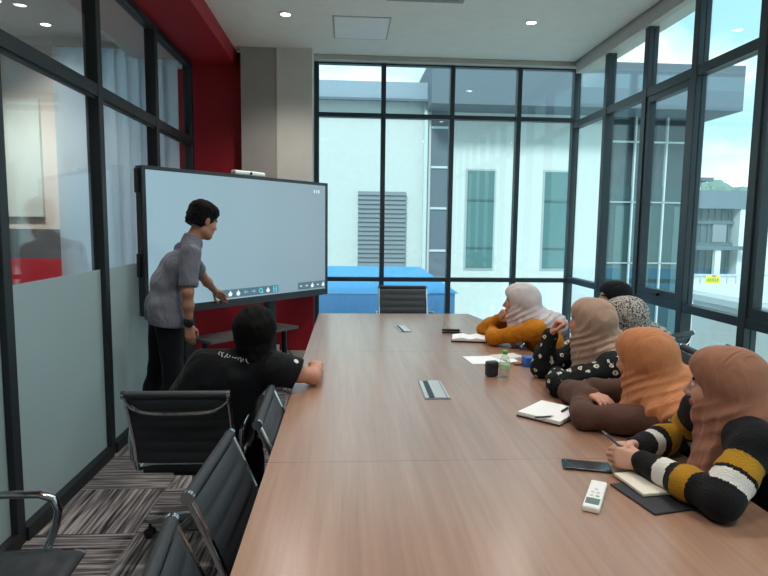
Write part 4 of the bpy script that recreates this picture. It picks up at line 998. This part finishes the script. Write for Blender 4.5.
# woman in the beige headscarf, fist at her cheek
wB = V(1.085, 3.0, .985)
woman('woman in beige headscarf and black floral top resting her chin on a raised fist', (1.235, 2.86, 1.07), 132, (1.44, 2.83, .56), (1.40, 2.83, .80), (1.315, 2.83, .945),
      (1.275, 2.655, .895), (1.27, 3.02, .90), (1.01, 2.665, .808), (1.09, 2.90, .80), (1.045, 3.02, .805), wB, 172, M_flor, M_hB, M_skinC,
      [((wB, V(.35, -.15, .9), V(.8, -.5, -.3), V(-.3, -.75, .2)), dict(curl=(1.25, 1.3, 1.35, 1.4), thumb=.7, s=.95)), ((V(1.09, 2.90, .80), V(.35, .9, 0), V(0, 0, -1), V(.9, -.3, 0)), dict(curl=(.3,)*4, s=.9))],
      lambda J, n, f, r: [cap(n, n-f*.10-V(0, 0, .05), .105, .085, .05), cap(n-r*.03, n*.5+J['shL']*.5, .09, .07, .05), cap(n+r*.03, n*.5+J['shR']*.5, .09, .07, .05), cap(n+f*.05-V(0, 0, .02), n+f*.15-r*.03-V(0, 0, .17), .085, .045, .05)],
      pitch=2, roll=5, fore=True, top_paint=None, fold_seed=23, chair_label='black office chair under the woman in the floral top', seat_shift=(0, -.025), sleeve_g=.016)

# woman in mustard at the far end
wY = V(1.075, 4.06, .90)
woman('woman in pinkish white headscarf and mustard top leaning on the far end of the table', (1.185, 3.9, 1.04), 160, (1.42, 3.86, .56), (1.345, 3.86, .79), (1.275, 3.885, .92),
      (1.235, 3.70, .885), (1.235, 4.07, .885), (1.0, 3.865, .805), (1.045, 4.06, .815), (1.01, 4.19, .805), wY, 175, M_mus, M_hY, M_skinC,
      [((wY, V(.45, -.5, .7), V(.7, -.2, .4), V(-.3, -.6, .2)), dict(curl=(.9, 1.0, 1.1, 1.1), s=.92)), ((V(1.045, 4.06, .815), V(.05, .95, .05), V(0, 0, -1), V(.9, 0, 0)), dict(curl=(.4,)*4, s=.9))],
      lambda J, n, f, r: [cap(n, n-f*.14-V(0, 0, .03), .10, .095, .05), cap(n-r*.03, n*.45+J['shL']*.55-f*.05, .09, .08, .05), cap(n+r*.03, n*.5+J['shR']*.5, .09, .07, .05), cap(n+f*.05, n+f*.12-r*.05-V(0, 0, .13), .075, .045, .05)],
      pitch=0, h=.006, fold_seed=31, chair_label='black office chair under the woman in mustard', puff=.006)

# second row by the windows
def lap(pel, yaw):
    f = V(math.cos(D(yaw)), math.sin(D(yaw)), 0); r = V(f[1], -f[0], 0); p = V(*pel)
    return [p+f*.10-r*.23+V(0, 0, .14), p+f*.30-r*.12+V(0, 0, .135), p+f*.10+r*.23+V(0, 0, .14), p+f*.30+r*.12+V(0, 0, .135)]
eL, wL, eR, wR = lap((1.90, 3.27, .56), 160)
woman('woman in grey spotted headscarf seated behind the woman in beige', (1.625, 3.3, 1.02), 150, (1.90, 3.27, .56), (1.83, 3.28, .80), (1.695, 3.285, .90), (1.68, 3.11, .86), (1.71, 3.46, .86), eL, wL, eR, wR, 160, M_gry, M_leo, M_skinB,
      [((wL, V(-.9, .3, 0), V(0, 0, -1), V(.2, .9, 0)), dict(curl=(.3,)*4, s=.9)), ((wR, V(-.9, .2, 0), V(0, 0, -1), V(-.2, -.9, 0)), dict(curl=(.3,)*4, s=.9))],
      lambda J, n, f, r: [cap(n, n-f*.14-V(0, 0, .06), .11, .10, .06), cap(n-r*.02, J['shL']-V(0, 0, .04), .10, .085, .06), cap(n+r*.02, J['shR']-V(0, 0, .04), .10, .085, .06), cap(n+f*.05, n+f*.10-V(0, 0, .15), .09, .07, .05), cap(n-f*.10, n-f*.14-r*.12-V(0, 0, .10), .10, .08, .05)],
      pitch=-8, h=.006, fold_seed=41, chair_label='black office chair under the woman in the spotted headscarf', seat_shift=(.07, .06), puff=.010)
eL, wL, eR, wR = lap((2.06, 4.10, .56), 120)
woman('woman in black headscarf by the windows, her face just showing', (1.935, 4.1, 1.045), 168, (2.06, 4.10, .56), (2.02, 4.10, .80), (1.965, 4.1, .92), (1.835, 4.02, .88), (2.10, 4.175, .88), eL, wL, eR, wR, 120, M_blk, M_hK, M_skinA,
      [((wL, V(-.9, .3, 0), V(0, 0, -1), V(.2, .9, 0)), dict(curl=(.3,)*4, s=.9)), ((wR, V(-.5, .8, 0), V(0, 0, -1), V(-.8, -.5, 0)), dict(curl=(.3,)*4, s=.9))],
      lambda J, n, f, r: [cap(n, n-f*.10-V(0, 0, .06), .10, .09, .05), cap(n-r*.02, n*.4+J['shL']*.6, .09, .07, .05), cap(n+r*.02, n*.4+J['shR']*.6, .09, .07, .05), cap(n+f*.05, n+f*.10-V(0, 0, .13), .08, .06, .05)],
      pitch=0, h=.005, open_w=.075, fold_seed=51, chair_label='black office chair under the woman in the black headscarf')

# hair
def hair_prims(c, M, extra=(), a=.086, b=.104, d=.096):
    g = lambda x, y, z: c+M@V(x, y, z)
    return [ell(g(0, -.022, .042), V(a, b, d), M, .03), ell(g(0, -.06, -.01), V(a*.92, b*.62, d*.8), M, .03)]+[ell(g(*q[0]), V(*q[1]), M, .03) for q in extra]+[ell(g(0, .105, -.035), V(.075, .075, .085), M, .012, True)]

# man standing at the display
root = thing('person', 'man standing in grey short-sleeved shirt and black trousers, touching the lower edge of the display', 'person', (-1.33, 4.22, 0))
f = nrm(V(math.cos(D(28)), math.sin(D(28)), 0)); r = V(f[1], -f[0], 0)
pel = V(-1.285, 4.22, .95)
J = dict(fwd=f, right=r, pelvis=pel, chest=V(-1.19, 4.22, 1.24), neck=V(-1.10, 4.245, 1.425), shL=V(-1.20, 4.405, 1.355), shR=V(-1.06, 4.07, 1.35), elL=V(-1.125, 4.62, 1.15), wrL=V(-1.065, 4.81, 1.005), elR=V(-1.075, 4.025, 1.09), wrR=V(-1.085, 4.07, .85), back=V(-.03, 0, .02))
for S, s in (('L', -1), ('R', 1)):
    J['hip'+S] = pel+r*s*.085-V(0, 0, .04); J['an'+S] = V(-1.37, 4.22, .09)+r*s*.12+f*(.06*s); J['kn'+S] = J['hip'+S]*.5+J['an'+S]*.5+f*.03
hc = V(-1.025, 4.285, 1.565); M = head_frame(D(42), D(-16), D(0))
def stand_finish():
    hands = [((J['wrR'], V(.06, .06, -1), V(-.3, .9, .1), V(.8, .45, 0)), dict(curl=(.35, .4, .45, .5), thumb=.4)), ((J['wrL'], V(.30, .72, -.42), V(.5, .25, -.6), V(-.6, .3, .3)), dict(curl=(.15, .35, .4, .45), thumb=.2))]
    finish(root, J, hc, M, M_skinB, hands, .0055)
stand_finish()
M_shirt = cloth('grey_shirt', (112, 112, 122), (160, .15), fold=(7, 8, .6))
pr = torso_prims(J, .008)+[cap(pel+V(0, 0, .02)-r*.07, pel-V(0, 0, .07)-r*.075, .122, .13, .03), cap(pel+V(0, 0, .02)+r*.07, pel-V(0, 0, .07)+r*.075, .122, .13, .03)]
for S in 'LR':
    b = J['sh'+S]*.25+J['el'+S]*.75; pr += [cap(J['sh'+S], b, .064, .066, .025)]
g = lambda x, y, z: hc+M@V(x, y, z)
pr += [cap(J['neck']-V(0, 0, .02), J['neck']+V(.006, .006, .028), .066, .060, .02)]
for S in 'LR':
    u_ = nrm(J['el'+S]-J['sh'+S]); b = J['sh'+S]*.25+J['el'+S]*.75; pr += [cap(b+u_*.095, b+u_*.15, .082, None, .006, True)]
F = Field(pr, .0065)
w = waves(77, 34, 6); w3 = waves(78, 75, 6); F.warp(lambda X, Y, Z: .006*w(X, Y, Z)+.003*w3(X, Y, Z))
F.cut(pel-V(0, 0, .105), V(-.15, 0, -1)); F.cut(J['neck']+V(.01, .01, .04), V(.3, .3, 1))
shirt = soft('shirt', F, M_shirt, root)
F = Field([cap(J['neck']-V(0, 0, .012), J['neck']+V(.006, .006, .03), .072, .066, .01)], .005); F.cut(J['neck']+V(.008, .008, .036), V(.3, .3, 1)); F.cut(J['neck']-V(0, 0, .01), V(-.2, -.2, -1)); soft('collar', F, M_shirt, shirt)
pr = []
for S in 'LR': pr += leg_prims(J, S, .012)+[cap(J['kn'+S]*.4+J['an'+S]*.6, J['an'+S]+V(0, 0, -.03), .064, .062, .03)]
pr += [cap(pel-r*.075, pel+r*.075, .116, None, .05)]
F = Field(pr, .008); w = waves(79, 30); F.warp(lambda X, Y, Z: .004*w(X, Y, Z)); F.cut(V(0, 0, .05), V(0, 0, -1)); F.cut(pel+V(0, 0, .06), V(0, 0, 1)); soft('trousers', F, M_trs, root)
shoes(root, J)
H = Field(hair_prims(hc, M, [((0, .035, .085), (.072, .065, .05)), ((0, -.03, .09), (.08, .085, .062))]), .005); w = waves(80, 190, 8); w3 = waves(81, 100, 6); H.warp(lambda X, Y, Z: .006*w(X, Y, Z)+.005*w3(X, Y, Z)); H.cut(hc+M@V(0, -.05, -.045), M@V(0, -.25, -1))
soft('hair', H, M_dark, root)
F = Field([cap(J['wrR']*.93+J['elR']*.07-r*0, J['wrR']*.85+J['elR']*.15, .034, .034, .005)], .004); soft('wristband', F, M_black, root)

# man seated in the left chair, leaning on the table
root = thing('person', 'man in black T-shirt seated with his back to the camera, right elbow on the table', 'person', (-.68, 2.84, 0))
J = seated((-.66, 2.845, .565), D(88)); f, r = J['fwd'], J['right']
J.update(chest=V(-.575, 2.83, .80), neck=V(-.475, 2.83, .915), shL=V(-.675, 2.82, .872), shR=V(-.335, 2.79, .86), elR=V(-.165, 2.87, .80), wrR=V(-.15, 3.13, .79), elL=V(-.84, 2.90, .65), wrL=V(-.74, 3.10, .66))
hc = V(-.45, 2.87, 1.02); M = head_frame(D(98), D(-3), D(4))
finish(root, J, hc, M, M_skinC, [((J['wrR'], V(-.2, .95, 0), V(0, 0, -1), V(-.9, -.2, 0)), dict(curl=(.3,)*4)), ((J['wrL'], V(.4, .9, -.1), V(0, 0, -1), V(.9, -.4, 0)), dict(curl=(.3,)*4))], .0055)
M_tee = cloth('black_cotton', (14, 15, 19), (160, .1), fold=(5, 7, .45))
pr = torso_prims(J, .018, wide=1.12)
for S in 'LR':
    b = J['sh'+S]*.22+J['el'+S]*.78; pr += [cap(J['sh'+S], b, .078, .076, .04)]
F = Field(pr, .0065); w = waves(90, 26, 6); w3 = waves(91, 60); F.warp(lambda X, Y, Z: .006*w(X, Y, Z)+.003*w3(X, Y, Z)); F.cut(J['neck']+V(0, .0, .035), V(0, .25, 1)); F.cut(J['pelvis']-V(0, 0, .07), V(0, 0, -1))
n_ = nrm(V(.9, .12, -.42)); F.cut(J['shR']*.42+J['elR']*.58, n_)
tee = soft('shirt', F, M_tee, root)
trousers(root, J, M_trs); shoes(root, J)
H = Field(hair_prims(hc, M, [((0, -.05, -.05), (.082, .07, .085)), ((0, -.045, .03), (.100, .10, .09)), ((0, -.07, -.10), (.078, .055, .07)), ((0, -.075, -.14), (.06, .04, .06))], .098, .112, .1), .0055); w = waves(92, 120, 7); w3 = waves(93, 55, 5); H.warp(lambda X, Y, Z: .006*w(X, Y, Z)+.007*w3(X, Y, Z)); soft('hair', H, M_dark, root)
# small white script across the shoulders and a badge on the sleeve
dep = bpy.context.evaluated_depsgraph_get()
def stick(o, p, d=(0, 1, 0)):
    ok, q, nn, _ = o.ray_cast(Vector(p)-o.matrix_world.translation, Vector(d)); return (q+Vector(root.location)+nn*.002) if ok else None
bpy.context.view_layer.update()
pts = []; mb = MB(); run = []
for k in range(150):
    u = k/149; px = 218+30*u+ .9*math.sin(u*70); py = 353.5+8.0*u+2.5*math.sin(u*58)*(.6+.4*math.sin(u*9))
    P0 = atY(px, py, 2.4); q = None
    v = nrm(P0-V(0, 0, CAM_H)); ok, hq, nn, _ = tee.ray_cast(Vector(P0)-Vector(root.location), Vector(v))
    if ok and k % 34 < 29: run.append(hq+Vector(root.location)+nn*.002)
    else:
        if len(run) > 2: mb.tube(run, .0013, 5)
        run = []
if len(run) > 2: mb.tube(run, .0013, 5)
if mb.v: mb.build('back_script', mat('print_white', (206, 206, 204), .7), tee).location = tuple(-v for v in root.location)
P0 = atY(296, 361.5, 2.4); v = nrm(P0-V(0, 0, CAM_H)); ok, hq, nn, _ = tee.ray_cast(Vector(P0)-Vector(root.location), Vector(v))
if ok:
    tt = nn.to_track_quat('Z', 'Y').to_matrix().to_4x4(); mb = MB().lathe((0, 0, 0), [(.012, 0), (.012, .002)], 16).xf(Matrix.Translation(hq+nn*.001) @ tt); mb.build('sleeve_badge', mat('print_white', (206, 206, 204), .7), tee)
